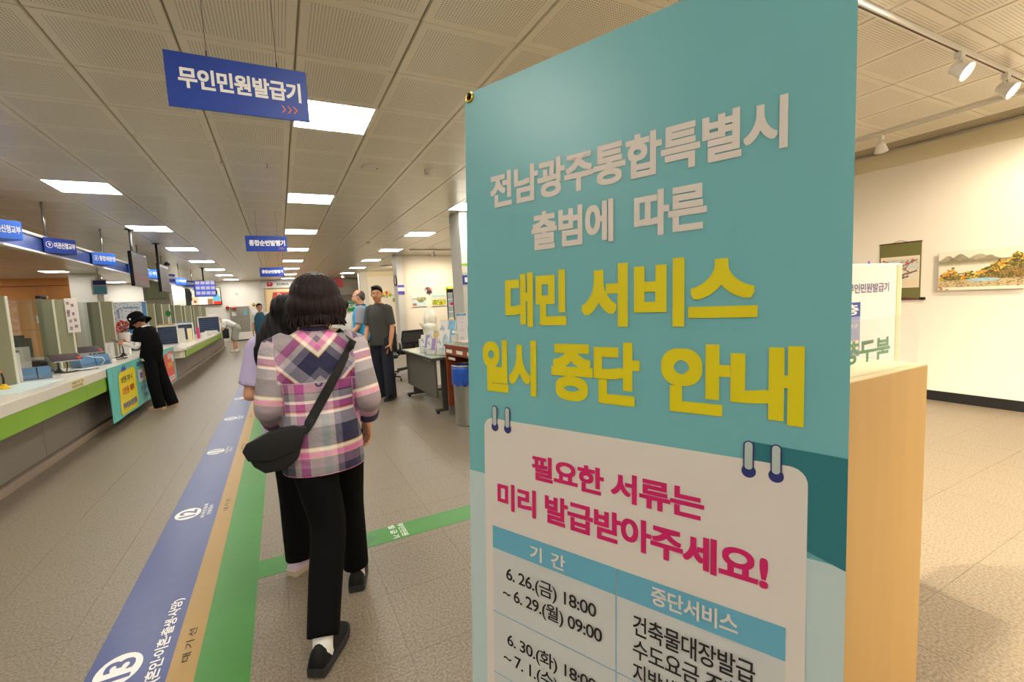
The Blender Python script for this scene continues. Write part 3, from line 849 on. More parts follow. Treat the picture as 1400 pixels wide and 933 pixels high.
for i in range(4):
    mk('sheet', MB().box(-.1, -.07, .001 + i*.003, .1, .07, .0035 + i*.003, R=Matrix.Rotation(.4*i - .5, 3, 'Z')), 'offwhite' if i % 2 else 'dark_metal', t)
t = thing('cable', 'thin white cable looping over the blue leaflet tray', 'cable', (-2.12, 7.42, CT))
mk('wire', MB().tube([(0, -.25, .17), (.03, -.08, .13), (.06, .1, .11), (.05, .2, .06), (.02, .18, .01)], .004, 8), 'white', t, smooth=True)
def stand_card(x, y, w, h, lab, z=CT, fn=None):
    t = thing('standing_notice', lab, 'notice', (x, y, z), math.radians(25))
    mk('card', MB().box(-w/2, -.004, 0, w/2, .004, h), 'white', t, .001)
    mk('foot', MB().box(-w/2, -.035, 0, w/2, .035, .006), 'acrylic', t)
    if fn: picture(Face(t, (-w/2, -.0045, 0), (1, 0, 0), (0, 0, 1), (0, -1, 0)), 'print', .006, .006, w-.006, h-.006, fn, 24, 60)
def lines(U, V):
    k = (((V*9) % 1 > .55) & ((V*9) % 1 < .8) & (U > .15) & (U < .3 + .55*vnoise(U*0, np.floor(V*9)/9, 20, 2)))*1.0
    return mixc((232, 230, 226), (k, (140, 130, 130)))
stand_card(-2.42, 6.33, 0.085, 0.30, 'narrow white price notice standing beside the nearest partition', fn=lines)
stand_card(-2.30, 8.75, 0.10, 0.24, 'narrow white standing notice in front of the flower partition', fn=lines)
t = thing('name_tag_holder', 'tiny white tag holder at the end of the blue leaflet tray', 'tag', (-2.08, 7.95, CT), math.radians(25))
mk('tag', MB().box(-.04, -.003, 0, .04, .003, .05), 'white', t); mk('foot', MB().box(-.04, -.02, 0, .04, .02, .004), 'acrylic', t)
t = thing('sanitizer_tray', 'shallow tray with dark glasses on it at the end of the leaflet tray', 'tray', (-2.14, 8.5, CT))
mk('tray', MB().lathe([(.07, 0), (.09, .006), (.095, .018), (.09, .018), (.07, .01)], n=24), 'kick', t)
mk('glasses', MB().tube([(-.05, 0, .02), (-.02, .02, .03), (.02, .02, .03), (.05, 0, .02)], .008, 8), 'blackgloss', t)
MM('mint_mat', rgb(206, 224, 222), 0.4)
cm_ = thing('counter_mat', 'pale transparent desk mat by the yellow pen base', 'mat', (-2.2, 5.9, CT))
mk('mat', MB().box(-.16, -.55, 0, .16, .35, .002), 'mint_mat', cm_)

# potted red flowers
t = thing('potted_flowers', 'white pot of red flowers before the poster board', 'plant', (-2.27, 9.42, CT))
MM('pot_white', rgb(232, 218, 214), 0.4); MM('leaf', rgb(92, 92, 44), 0.6); MM('petal_red', rgb(206, 28, 22), 0.5)
mk('stand', MB().box(-.05, -.05, 0, .05, .05, .17), 'white', t, .004)
mk('pot', MB().lathe([(.05, .17), (.07, .26), (.075, .36), (.065, .36)], n=18), 'pot_white', t, smooth=True)
lv = MB()
for i in range(90):
    a = random.uniform(0, 6.28); r = abs(random.gauss(0, .07)); z = random.uniform(.35, .52)
    c = Vector((r*math.cos(a), r*math.sin(a), z)); d = Vector((random.uniform(-1, 1), random.uniform(-1, 1), random.uniform(0, 1))).normalized()
    s_ = d.orthogonal().normalized() * .010; lv.add([c, c + d*.02 + s_, c + d*.045, c + d*.02 - s_], [(0, 1, 2, 3)])
lo = mk('foliage', lv, 'leaf', t); lo['kind'] = 'stuff'
for i in range(18):
    a = i*2.4; r = .03 + .1*((i*37 % 18)/18); z = .40 + .15*((i*53 % 18)/18)
    c = Vector((r*math.cos(a), r*math.sin(a), z))
    bm_ = MB()
    bm_.lathe([(.004, -.012), (.018, -.004), (.023, .006), (.017, .016), (.005, .018)], c, 9)
    mk('flower', bm_, 'petal_red', t, smooth=True)

# poster board, photo sheet
def poster(U, V):
    a = mixc((226, 232, 238), ((U > .86)*1.0, (80, 150, 206)), (((U > .12) & (U < .2) & (V > .5) & (V < .8))*1.0, (150, 150, 210)), (((V > .80) & (V < .86) & (U > .3) & (U < .75))*1.0, (120, 180, 214)),
             (((V < .30) & (U < .30))*1.0, (236, 150, 160)), (((V < .22) & (V > .04) & (U > .34) & (U < .55))*1.0, (70, 130, 200)), (((V < .1) & (U > .5) & (U < .66))*1.0, (230, 210, 70)))
    n = vnoise(U, V, 30, 4)
    return mixc(a, (((n > .72) & (V > .45))*0.6, (120, 130, 160)))
t = thing('poster_board', 'pale blue information poster standing behind the red flowers', 'poster', (-2.47, 9.72, CT + .30), math.radians(12))
mk('board', MB().box(0, 0, 0, .46, .012, .56), 'white', t, .002)
picture(Face(t, (0, -.001, 0), (1, 0, 0), (0, 0, 1), (0, -1, 0)), 'print', .008, .008, .452, .552, poster, 50, 60)
mk('leg', MB().box(.03, .0, -.30, .05, .012, 0), 'steel', t); mk('leg', MB().box(.41, .0, -.30, .43, .012, 0), 'steel', t)
def photos(U, V):
    a = mixc((224, 212, 204))
    for (cu, cv) in ((.25, .86), (.6, .8), (.22, .62), (.2, .52), (.6, .55), (.3, .34), (.7, .36), (.3, .12), (.72, .18)):
        k = ((np.abs(U-cu) < .13) & (np.abs(V-cv) < .045))*1.0
        a = mixc(a, (k*vnoise(U, V, 40, 6), (70, 40, 50)))
    return a
t = thing('photo_sheet', 'white sheet of small photographs hung on the second partition', 'notice', (-2.385, 7.62, 1.245))
mk('sheet', MB().box(0, 0, 0, .12, .003, .43), 'white', t)
picture(Face(t, (0, -.001, 0), (1, 0, 0), (0, 0, 1), (0, -1, 0)), 'print', .002, .002, .118, .428, photos, 30, 80)

# white framed desk units with dark blue slats
MM('slat_blue', rgb(62, 78, 110), 0.45)
def slat_unit(loc, rz, lab, w=.36, h=.36, top=None):
    t = thing('desk_console', lab, 'console', loc, rz, group='white consoles with dark blue slats')
    b = MB(); b.box(-w/2, 0, 0, w/2, .16, .02); b.box(-w/2, 0, h-.03, w/2, .16, h); b.box(-w/2, 0, .02, -w/2+.03, .16, h-.03); b.box(w/2-.03, 0, .02, w/2, .16, h-.03)
    b.box(-w/2+.03, .12, .02, w/2-.03, .16, h-.03)
    mk('frame', b, 'white', t)
    n = 8
    for i in range(n):
        z = .03 + (h-.07) * i / n
        mk('slat', MB().box(-w/2+.03, .03, z, w/2-.03, .05, z + (h-.07)/n - .006, R=Matrix.Rotation(.35, 3, 'X')), 'slat_blue', t)
    if top: mk('paper', MB().box(-w/2+.03, .02, h, w/2-.05, .14, h+.03), top, t)
slat_unit((-2.28, 9.95, CT), math.radians(10), 'white framed console with dark blue slats beside the hatted person\'s hands', .40, .36)
slat_unit((-2.23, 12.3, CT2), math.radians(10), 'white framed console with dark blue slats right behind the hatted person', .40, .44, 'wood_birch')
slat_unit((-2.18, 13.9, CT2), math.radians(10), 'white framed console with dark blue slats, second beyond the hatted person', .42, .44, 'leaflet_blue2')
slat_unit((-2.10, 17.9, CT2), math.radians(10), 'white framed console with dark blue slats next to the bending visitor', .62, .56)
for i, (x, y, w, h, m_, l_) in enumerate([(-2.12, 13.1, .16, .34, 'offwhite', 'grey document stand left of the second console'), (-1.98, 13.35, .1, .32, 'cream_note', 'cream upright folder by the second console'),
        (-1.98, 14.6, .06, .30, 'ban_pink', 'slim pink and white standing leaflet on the far counter'), (-2.0, 15.7, .14, .12, 'white', 'small white notice block on the far counter'),
        (-1.95, 16.9, .35, .12, 'offwhite', 'low white tray on the far counter before the last console'), (-2.25, 20.4, .3, .62, 'white', 'white standing notice at the far counter end'),
        (-2.35, 19.0, .12, .5, 'white', 'white lamp-like notice post on the far counter')]):
    t = thing('desk_item', l_, 'desk item', (x, y, CT2), math.radians(15)); t.name = 'document_stand'
    mk('panel', MB().box(-w/2, -.01, 0, w/2, .01, h, R=Matrix.Rotation(-.12, 3, 'X')), m_, t, .002)
    mk('foot', MB().box(-w/2, -.04, 0, w/2, .04, .008), 'acrylic', t)
t = thing('flag_sign', 'small green and yellow round sign on a white stick on the far counter', 'sign', (-2.28, 12.9, CT2))
mk('stick', MB().tube([(0, 0, 0), (0, 0, .62)], .012, 8), 'white', t); mk('sign_plate', MB().lathe([(.001, 0), (.05, 0), (.05, .01), (.001, .01)], n=20).xf(Matrix.Translation((0, 0, .70)) @ Matrix.Rotation(math.pi/2, 4, 'X') @ Matrix.Scale(1.4, 4, (0, 1, 0))), 'green_sign', t)

# counter front banners
def counter_banner(name, y0, y1, zb, m_, lab, x=CX + 0.004):
    t = thing(name, lab, 'banner', (x, y0, 0))
    n = 16; V = []; F = []
    for k in (0, 1):
        for i in range(n + 1):
            for z in (zb, CT):
                V.append((.004 * math.sin(i*1.3) * (CT - z) * 2 + .006 * (1-k) , (y1-y0)*i/n, z))
    for i in range(n):
        a = 2*i; F.append((a, a+2, a+3, a+1)); b = a + 2*(n+1); F.append((b, b+1, b+3, b+2))
    mk('sheet', MB().add(V, F), m_, t)
    return t, Face(t, (.012, 0, 0), (0, 1, 0), (0, 0, 1), (1, 0, 0))
MM('tq', rgb(104, 204, 196), 0.45); MM('coral', rgb(232, 92, 76), 0.45); MM('yel', rgb(244, 222, 30), 0.45); MM('violet', rgb(84, 72, 180), 0.5)
t, f = counter_banner('counter_banner', 6.98, 9.72, 0.13, 'tq', 'turquoise counter-front banner with a yellow panel, left of the hatted person')
f.poly('yellow_panel', [(.30, .20), (.34, .16), (1.02, .16), (1.08, .22), (1.10, .66), (1.06, .72), (.42, .70), (.36, .66)], 'yel', 1)
f.text('10만원 기부 시', .44, .555, .93, .64, 'ink_black', 3, bold=2)
f.text('13만원 혜택', .44, .40, .96, .50, 'red', 3, bold=2)
f.rect('rule', .40, .345, 1.02, .349, 'ban_text', 3)
f.text('전액세액공제+3만원 답례품', .40, .215, 1.02, .30, 'violet', 3, bold=2)
f.poly('ribbon', [(.50, .71), (.56, .78), (.60, .73), (.64, .785), (.70, .72), (.66, .71), (.60, .70)], 'violet', 2)
f.text('고향에 보내는', 1.20, .685, 1.75, .75, 'violet', 2, bold=2)
f.rect('white_panel', 1.22, .46, 1.50, .64, 'ban_text', 1, r=.02); f.rect('yellow_panel', 1.52, .47, 2.2, .645, 'yel', 1, r=.02)
f.rect('mark', 1.32, .51, 1.42, .59, 'violet', 2)
f.text('기부', 1.56, .49, 1.9, .62, 'ink_black', 2, bold=2)
f.text('문의 북구 총무과', 1.28, .32, 2.0, .39, 'violet', 2, bold=1); f.text('1층 민원실', 1.45, .21, 2.1, .27, 'ink_black', 2, bold=1)
for a, b in ((.15, .70), (.30, .765), (.85, .77), (1.14, .60), (1.13, .33)):
    f.disc('dot', a, b, .012, 'coral', 1)
t, f = counter_banner('counter_banner', 9.86, 10.79, 0.14, 'tq', 'turquoise and coral counter-front banner, right of the hatted person')
f.poly('coral_panel', [(.02, .18), (.72, .16), (.80, .20), (.80, .72), (.70, .74), (.02, .70)], 'coral', 1)
f.text('혜택', .30, .58, .60, .70, 'ink_white', 2, bold=2); f.text('고향사랑', .24, .44, .66, .55, 'yel', 2, bold=2)
f.rect('pale_panel', .12, .20, .74, .28, 'ban_text', 2); f.text('기부제 안내', .16, .215, .68, .265, 'violet', 3, bold=1)
f.disc('white_disc', .70, .60, .075, 'ink_white', 2, ru=.07)

# ------------------------------------------------------------------ office area behind the glass
t = thing('wooden_cupboards', 'wall of orange wooden office cupboards with white papers stuck on', 'cupboard', (-11.99, 21.9, 0))
mk('carcass', MB().box(0, .03, 0, 5.35, .6, 2.66), 'wood_dark', t)
for i in range(6):
    for z0, z1 in ((0.08, 1.12), (1.13, 2.08), (2.09, 2.65)):
        mk('door', MB().box(i*.891 + .004, 0, z0, (i+1)*.891 - .004, .028, z1), 'wood_orange', t, .003)
    mk('handle', MB().box(i*.891 + .74, -.02, 1.5, i*.891 + .755, 0, 1.66), 'steel', t)
for x in (2.9, 4.35): mk('paper', MB().box(x, -.004, 1.35, x + .22, 0, 1.62), 'white', t)
struct('trim_3', MB().box(-12, 21.9, 2.67, -6.65, 22.5, H), 'wood_orange')
MM('office_grey', rgb(196, 192, 178), 0.6); MM('chair_navy', rgb(46, 54, 72), 0.7)
def office_desk(loc, lab, rz=0):
    t = thing('office_desk', lab, 'desk', loc, rz)
    mk('tabletop', MB().box(-.75, -.38, .70, .75, .38, .73), 'offwhite', t, .004)
    for s in (-1, 1): mk('side_panel', MB().box(s*.72-.015, -.35, 0, s*.72+.015, .35, .70), 'office_grey', t)
    mk('modesty_panel', MB().box(-.7, .3, .2, .7, .32, .70), 'office_grey', t)
def monitor(loc, lab, rz=0):
    t = thing('computer_monitor', lab, 'monitor', loc, rz)
    mk('casing', MB().box(-.27, -.02, .12, .27, .02, .44), 'black', t, .005)
    mk('screen', MB().box(-.255, -.022, .135, .255, -.02, .425), MM('mon', rgb(60, 70, 84), .2), t)
    mk('stand', MB().box(-.03, .0, 0, .03, .04, .25), 'black', t); mk('base', MB().box(-.12, -.09, 0, .12, .09, .012), 'black', t, .003)
def printer(loc, lab, rz=0, s=1.0):
    t = thing('printer', lab, 'printer', loc, rz)
    mk('body', MB().box(-.22*s, -.2*s, 0, .22*s, .2*s, .24*s), 'offwhite', t, .015); mk('paper_tray', MB().box(-.18*s, -.30*s, .07*s, .18*s, -.2*s, .10*s), 'dark_metal', t, .004)
    mk('control_panel', MB().box(-.2*s, -.21*s, .17*s, .2*s, -.19*s, .22*s), 'black', t)
def ochair(loc, lab, rz, hb=1.0, m_='chair_navy'):
    t = thing('office_chair', lab, 'chair', loc, rz)
    mk('seat', MB().box(-.24, -.24, .43, .24, .24, .50), m_, t, .03)
    mk('backrest', MB().box(-.23, .22, .56, .23, .27, hb), m_, t, .02)
    mk('back_bar', MB().tube([(0, .1, .44), (0, .27, .46), (0, .28, .7)], .018, 8), 'black', t)
    for s in (-1, 1):
        mk('armrest', MB().tube([(s*.22, .1, .46), (s*.29, .12, .5), (s*.29, .1, .66), (s*.29, -.12, .67)], .016, 8), 'black', t)
    mk('gas_column', MB().tube([(0, 0, .1), (0, 0, .44)], .025, 10), 'steel', t)
    for k in range(5):
        a = k*2*math.pi/5 + .3
        mk('leg', MB().tube([(0, 0, .11), (.28*math.cos(a), .28*math.sin(a), .075)], [.022, .014], 8), 'black', t)
        mk('caster', MB().tube([(.28*math.cos(a)-.012, .28*math.sin(a), .028), (.28*math.cos(a)+.012, .28*math.sin(a), .028)], .028, 12), 'black', t)
    return t
office_desk((-3.9, 6.9, 0), 'office desk behind the nearest glass screen', .1); office_desk((-4.0, 8.9, 0), 'office desk with printer behind the photo sheet partition')
office_desk((-4.6, 11.5, 0), 'office desk in front of the square column'); office_desk((-6.8, 12.5, 0), 'office desk in mid office left of the column')
office_desk((-7.6, 17.2, 0), 'office desk close to the wooden cupboards')
monitor((-4.1, 6.95, .73), 'computer monitor on the desk behind the nearest screen', .5); printer((-3.55, 7.05, .73), 'pale printer behind the nearest glass screen', .3)
printer((-3.6, 9.0, .73), 'pale multifunction printer behind the photo sheet partition', .2, 1.3); monitor((-4.3, 9.0, .73), 'computer monitor next to the multifunction printer', .4)
monitor((-4.5, 11.5, .73), 'computer monitor before the square column', .3); monitor((-6.7, 12.5, .73), 'computer monitor in mid office', .2); monitor((-7.5, 17.2, .73), 'computer monitor before the wooden cupboards', .2)
ochair((-4.0, 7.8, 0), 'navy office chair between the two near office desks', 2.6, 1.12); ochair((-4.6, 12.3, 0), 'navy office chair before the square column', 3.3, 1.1); ochair((-6.6, 13.3, 0), 'navy office chair in mid office', 2.8, 1.1)
t = thing('inner_screen', 'frosted green low desk divider behind the nearest glass screen', 'divider', (-3.62, 8.35, 0))
MM('frost', rgb(196, 200, 164), .5)
mk('panel', MB().box(0, -.012, .72, .36, .012, 1.40), 'frost', t, .003); mk('base', MB().box(0, -.02, 0, .36, .02, .72), 'office_grey', t)
t = thing('green_tape_box', 'small green box on the counter behind the near leaflet box', 'box', (-2.42, 6.78, CT))
mk('box', MB().box(-.05, -.03, 0, .05, .03, .06), 'green_sign', t, .006); t2 = t
t = thing('tabletop_terminal', 'black card terminal on a stand behind the near pen', 'terminal', (-2.50, 7.2, CT))
mk('base', MB().box(-.07, -.05, 0, .07, .05, .03), 'black', t, .004); mk('head', MB().box(-.03, -.02, .03, .03, .02, .13), 'black', t, .004)
t = thing('webcam', 'small black webcam on top of the photo sheet partition', 'webcam', (-2.62, 7.66, 1.67))
mk('body', MB().tube([(-.03, 0, .03), (.06, 0, .03)], .022, 10), 'black', t, smooth=True); mk('clip', MB().box(-.02, -.02, 0, .02, .02, .02), 'steel', t); mk('lens', MB().tube([(.06, 0, .03), (.075, 0, .03)], .018, 10), 'steel', t)
# end wall, left part
MM('shutter_green', rgb(140, 148, 118), .4); MM('shutter_frame', rgb(150, 146, 126), .5)
struct('pillar_board', MB().box(-4.30, 20.62, 0, -3.54, 21.2, H), 'shutter_frame', 0.01)
t = thing('framed_board', 'greenish framed board on the pillar behind the hanging screens', 'board', (-4.22, 20.60, 2.02))
mk('frame', MB().box(0, -.03, 0, .60, .015, .80), 'olive_dark', t, .005)
mk('green_panel', MB().box(.03, -.036, .03, .57, -.03, .77), 'shutter_green', t)
t = thing('ceiling_tag', 'small blue and white hanging tag over the office', 'sign', (-4.42, 16.0, 2.05))
mk('board', MB().box(0, 0, 0, .32, .01, .40), 'white', t); mk('print', MB().box(.04, -.003, .02, .31, 0, .24), 'ban_head', t); mk('print', MB().box(.04, -.003, .26, .31, 0, .38), 'ban_navy', t)
mk('wire', MB().tube([(.16, .005, .4), (.16, .005, H-2.05)], .003, 6), 'dark_metal', t)

# ------------------------------------------------------------------ end wall, middle
MM('cab_grey', rgb(150, 146, 136), .4, metal=.3); MM('tan_door', rgb(232, 200, 150), .5)
t = thing('steel_cabinet', 'tall grey steel night-safe cabinet with three knobs on a white plinth, at the end wall', 'cabinet', (-2.12, 25.54, 0))
mk('plinth', MB().box(-.02, 0, 0.06, .98, .45, .42), 'white', t, .01); mk('toe_kick', MB().box(0, .03, 0, .96, .45, .06), 'black', t)
mk('body', MB().box(0, .05, .42, .78, .45, 1.66), 'cab_grey', t, .006); mk('door', MB().box(.02, .03, .44, .76, .05, 1.50), 'cab_grey', t, .004)
for z in (1.18, .93, .70): mk('knob', MB().tube([(.42, -.0, z), (.42, .04, z)], .03, 12), 'brass', t)
mk('notice', MB().box(.08, .022, 1.22, .26, .03, 1.42), 'white', t); mk('notice', MB().box(.56, .022, 1.24, .72, .03, 1.44), 'ban_head', t)
mk('alarm_light', MB().lathe([(.09, 0), (.09, .06), (.04, .1)], (.2, .0, 1.55), 12), 'red', t, smooth=True)
t = thing('alarm_bell', 'round red alarm bell left of the steel cabinet', 'alarm', (-2.22, 25.95, 1.62)); mk('bell', MB().lathe([(.09, 0), (.09, .03), (.05, .07), (.01, .08)], n=16).xf(Matrix.Rotation(math.pi/2, 4, 'X')), 'red', t, smooth=True)
t = thing('brass_lamp', 'small yellow wall lamp right of the steel cabinet', 'lamp', (-1.10, 25.95, 1.72)); mk('shade', MB().lathe([(.03, 0), (.08, .05), (.08, .09), (.02, .12)], n=14).xf(Matrix.Rotation(math.pi/2, 4, 'X')), 'brass', t, smooth=True)
t = thing('wall_sensor', 'small white sensor box on the end wall', 'sensor', (-1.82, 25.97, 2.25)); mk('cover', MB().box(0, -.03, 0, .1, .03, .12), 'offwhite', t, .01)
# post office front
t = thing('post_office_front', 'post office doorway with a grey header reading KOREA POST and a red sign', 'doorway', (-.72, 25.9, 0))
MM('header_grey', rgb(206, 206, 200), .4)
mk('header', MB().box(0, -.04, 2.50, 3.3, .08, 2.90), 'header_grey', t, .01)
mk('jamb', MB().box(.0, -.03, 0, .12, .08, 2.5), 'office_grey', t); mk('jamb', MB().box(3.18, -.03, 0, 3.3, .08, 2.5), 'office_grey', t)
mk('door_panel', MB().box(.14, .03, 0, 3.16, .06, 2.48), 'tan_door', t)
f = Face(t, (0, -.042, 0), (1, 0, 0), (0, 0, 1), (0, -1, 0))
f.poly('emblem', [(.28, 2.60), (.50, 2.60), (.56, 2.70), (.50, 2.80), (.28, 2.80)], 'red', 1); f.poly('emblem', [(.33, 2.74), (.47, 2.74), (.40, 2.70)], 'ink_white', 2)
f.text('KOREA', .72, 2.63, 1.28, 2.76, 'ink_black', 1, bold=2); f.text('POST', 1.36, 2.63, 1.80, 2.76, 'red', 1, bold=2)
mk('red_board', MB().box(.55, -.06, 2.0, 2.6, -.03, 2.29), 'red', t, .005)
f = Face(t, (0, -.062, 0), (1, 0, 0), (0, 0, 1), (0, -1, 0))
for s, x in (('우', .68), ('편', 1.22), ('취', 1.76), ('급', 2.28)): f.text(s, x, 2.06, x + .2, 2.24, 'ink_white', 1, bold=3)
t = thing('red_hanging_sign', 'red hanging sign beyond the plaid-shirted woman\'s head', 'sign', (2.35, 23.8, 2.36)); mk('board', MB().box(0, 0, 0, .58, .03, .44), 'red', t, .004)
mk('wire', MB().tube([(.29, .015, .44), (.29, .015, H-2.36)], .004, 6), 'dark_metal', t)
# white panels on the end wall, right
t = thing('wall_shutter', 'white panelled shutter box with a grey beam, end wall right of the post office', 'shutter', (2.7, 25.8, 0))
for i in range(2): mk('panel', MB().box(i*.92 + .01, 0, 2.05, i*.92 + .91, .05, 2.85), 'offwhite', t, .006)
mk('beam', MB().box(0, -.04, 1.72, 1.9, .1, 2.02), 'shutter_frame', t, .01); mk('lower_panel', MB().box(.05, .03, 0, 1.8, .06, 1.70), 'offwhite', t)
t = thing('security_camera', 'tiny white camera under the ceiling before the end wall', 'camera', (2.75, 22.6, 2.74)); mk('arm', MB().tube([(0, 0, .18), (0, 0, .06)], .02, 8), 'white', t); mk('body', MB().tube([(-.05, -.05, .05), (.08, .05, .03)], .045, 10), 'white', t, smooth=True)

# ------------------------------------------------------------------ ceiling fittings
t = thing('ceiling_speaker', 'round flush ceiling speaker disc right of the large ceiling light', 'speaker', (1.10, 5.26, H)); mk('disc', MB().lathe([(.155, -.012), (.17, -.004), (.17, 0)], n=32), 'offwhite', t, smooth=False); mk('screw', MB().lathe([(.008, -.016), (.008, -.012)], n=8), 'dark_metal', t)
t = thing('smoke_detector', 'small round smoke detector on the ceiling near the banner edge', 'detector', (1.67, 5.20, H)); mk('base', MB().lathe([(.05, -.012), (.055, 0)], n=20), 'offwhite', t); mk('dome', MB().lathe([(.03, -.055), (.045, -.045), (.045, -.012)], n=20), 'offwhite', t, smooth=True)
t = thing('motion_detector', 'tiny white ceiling sensor above the polo-shirted man', 'detector', (2.05, 11.4, H)); mk('dome', MB().lathe([(.02, -.05), (.04, -.04), (.045, 0)], n=16), 'white', t, smooth=True)
for (x, y, l_) in ((-.38, 5.4, 'left sprinkler head on the ceiling before the small blue sign'), (.02, 5.45, 'right sprinkler head on the ceiling before the small blue sign')):
    t = thing('sprinkler_head', l_, 'sprinkler', (x, y, H)); mk('nozzle', MB().tube([(0, 0, 0), (0, 0, -.04)], .008, 8), 'steel', t); mk('deflector', MB().lathe([(.018, -.045), (.018, -.04)], n=12), 'steel', t)
MM('slot', rgb(92, 72, 56), .6)
def spot(x, y, aim, lab, on=True, power=SPOT_POWER, group=None):
    t = thing('track_spotlight', lab, 'spotlight', (x, y, H - 0.03), group=group)
    mk('adapter', MB().box(-.03, -.02, -.045, .03, .02, 0), 'white', t, .004)
    mk('yoke', MB().tube([(0.022, 0, -.03), (.028, 0, -.10)], .008, 8).tube([(-.022, 0, -.03), (-.028, 0, -.10)], .008, 8), 'white', t, smooth=True)
    d = (Vector(aim) - Vector((x, y, H - .14))).normalized(); q = d.to_track_quat('Z', 'Y').to_matrix().to_4x4()
    X = Matrix.Translation((0, 0, -.11)) @ q
    mk('lamp_head', MB().lathe([(.012, -.055), (.034, -.045), (.042, -.01), (.058, .045), (.063, .052), (.057, .052), (.045, .03), (.0, .03)], n=24).xf(X), 'white', t, smooth=True)
    mk('pivot', MB().tube([(-.04, 0, -.10), (.04, 0, -.10)], .014, 10), 'white', t, smooth=True)
    mk('lens', MB().lathe([(.0, .036), (.05, .040), (.05, .042), (0, .0425)], n=24).xf(X), 'lamp_glow' if on else 'blackgloss', t)
    if on:
        l = bpy.data.lights.new('spot', 'SPOT'); l.energy = power; l.color = (1.0, .84, .62); l.spot_size = math.radians(95); l.spot_blend = .8; l.shadow_soft_size = .05
        lo = bpy.data.objects.new('spot', l); COL.objects.link(lo); lo.parent = t
        lo.matrix_local = Matrix.Translation(Vector((0, 0, -.11)) + d * .06) @ d.to_track_quat('-Z', 'Y').to_matrix().to_4x4()
def track(x0, y0, x1, y1, lab):
    t = thing('lighting_track', lab, 'lighting track', (x0, y0, H - 0.03))
    dx, dy = x1 - x0, y1 - y0; w = .018
    if abs(dx) > abs(dy): mk('rail', MB().box(0, -w, 0, dx, w, .03), 'white', t, .003); mk('slot', MB().box(0, -.006, -.001, dx, .006, .002), 'slot', t)
    else: mk('rail', MB().box(-w, 0, 0, w, dy, .03), 'white', t, .003); mk('slot', MB().box(-.006, 0, -.001, .006, dy, .002), 'slot', t)
track(1.6, 1.44, 5.6, 1.44, 'white ceiling track holding the two lit spotlights, upper right')
track(5.68, 0.4, 5.68, 5.5, 'white ceiling track running along the right gallery wall')
track(3.4, 12.78, 5.4, 12.78, 'ceiling track before the white wall with the paintings')
track(3.6, 18.0, 5.4, 18.0, 'ceiling track before the farther white wall')
spot(4.20, 1.44, (4.30, -0.36, 1.46), 'lit track spotlight, left one of the two on the near track', power=110)
spot(4.98, 1.44, (5.08, -0.36, 1.46), 'lit track spotlight, right one of the two on the near track', power=110)
spot(5.70, 2.55, (6.6, 2.8, 1.2), 'unlit downturned white spotlight on the wall-side track', False)
spot(5.68, 4.4, (6.6, 4.6, 1.6), 'lit spotlight added on the wall-side track behind the banner', power=85)  # hidden spot added to brighten the gallery wall
spot(5.68, 0.9, (6.6, 1.9, 1.5), 'lit spotlight added on the wall-side track toward the landscape painting', power=75)  # added out of view to wash the right wall with light
for q_, (x_, l_) in enumerate(((2.0, 'added lit track spotlight above the birch desk, hidden by the banner'), (2.6, 'added lit track spotlight at the near track above the guide board'))):
    spot(x_, 1.44, (x_ + 1.6, .9, 0.0), l_, power=170)  # both added out of sight, bouncing light off the floor to the ceiling
track(2.5, -1.6, 5.6, -1.6, 'added ceiling track behind the camera on the gallery side')  # unseen track, added to carry the extra spots
for q_, x_ in enumerate((3.0, 4.2, 5.4)):
    spot(x_, -1.6, (x_ + .5, .6, 0), ('first', 'second', 'third')[q_] + ' lit spotlight added on the track behind the camera', power=170)  # unseen spots added to brighten the gallery floor and ceiling
spot(5.68, 3.4, (4.6, 3.4, 0), 'lit spotlight added on the wall-side track shining on the gallery floor', power=180)  # hidden spot added so the floor throws light up to the ceiling
spot(4.10, 12.78, (4.2, 14.4, 1.5), 'track spotlight above the paintings of the white wall', power=50)
spot(4.95, 12.78, (5.0, 14.4, 1.5), 'track spotlight on the far track, partly hidden by the banner', power=50)
spot(4.3, 18.0, (4.3, 21.4, 1.8), 'track spotlight before the farther white wall', power=110)

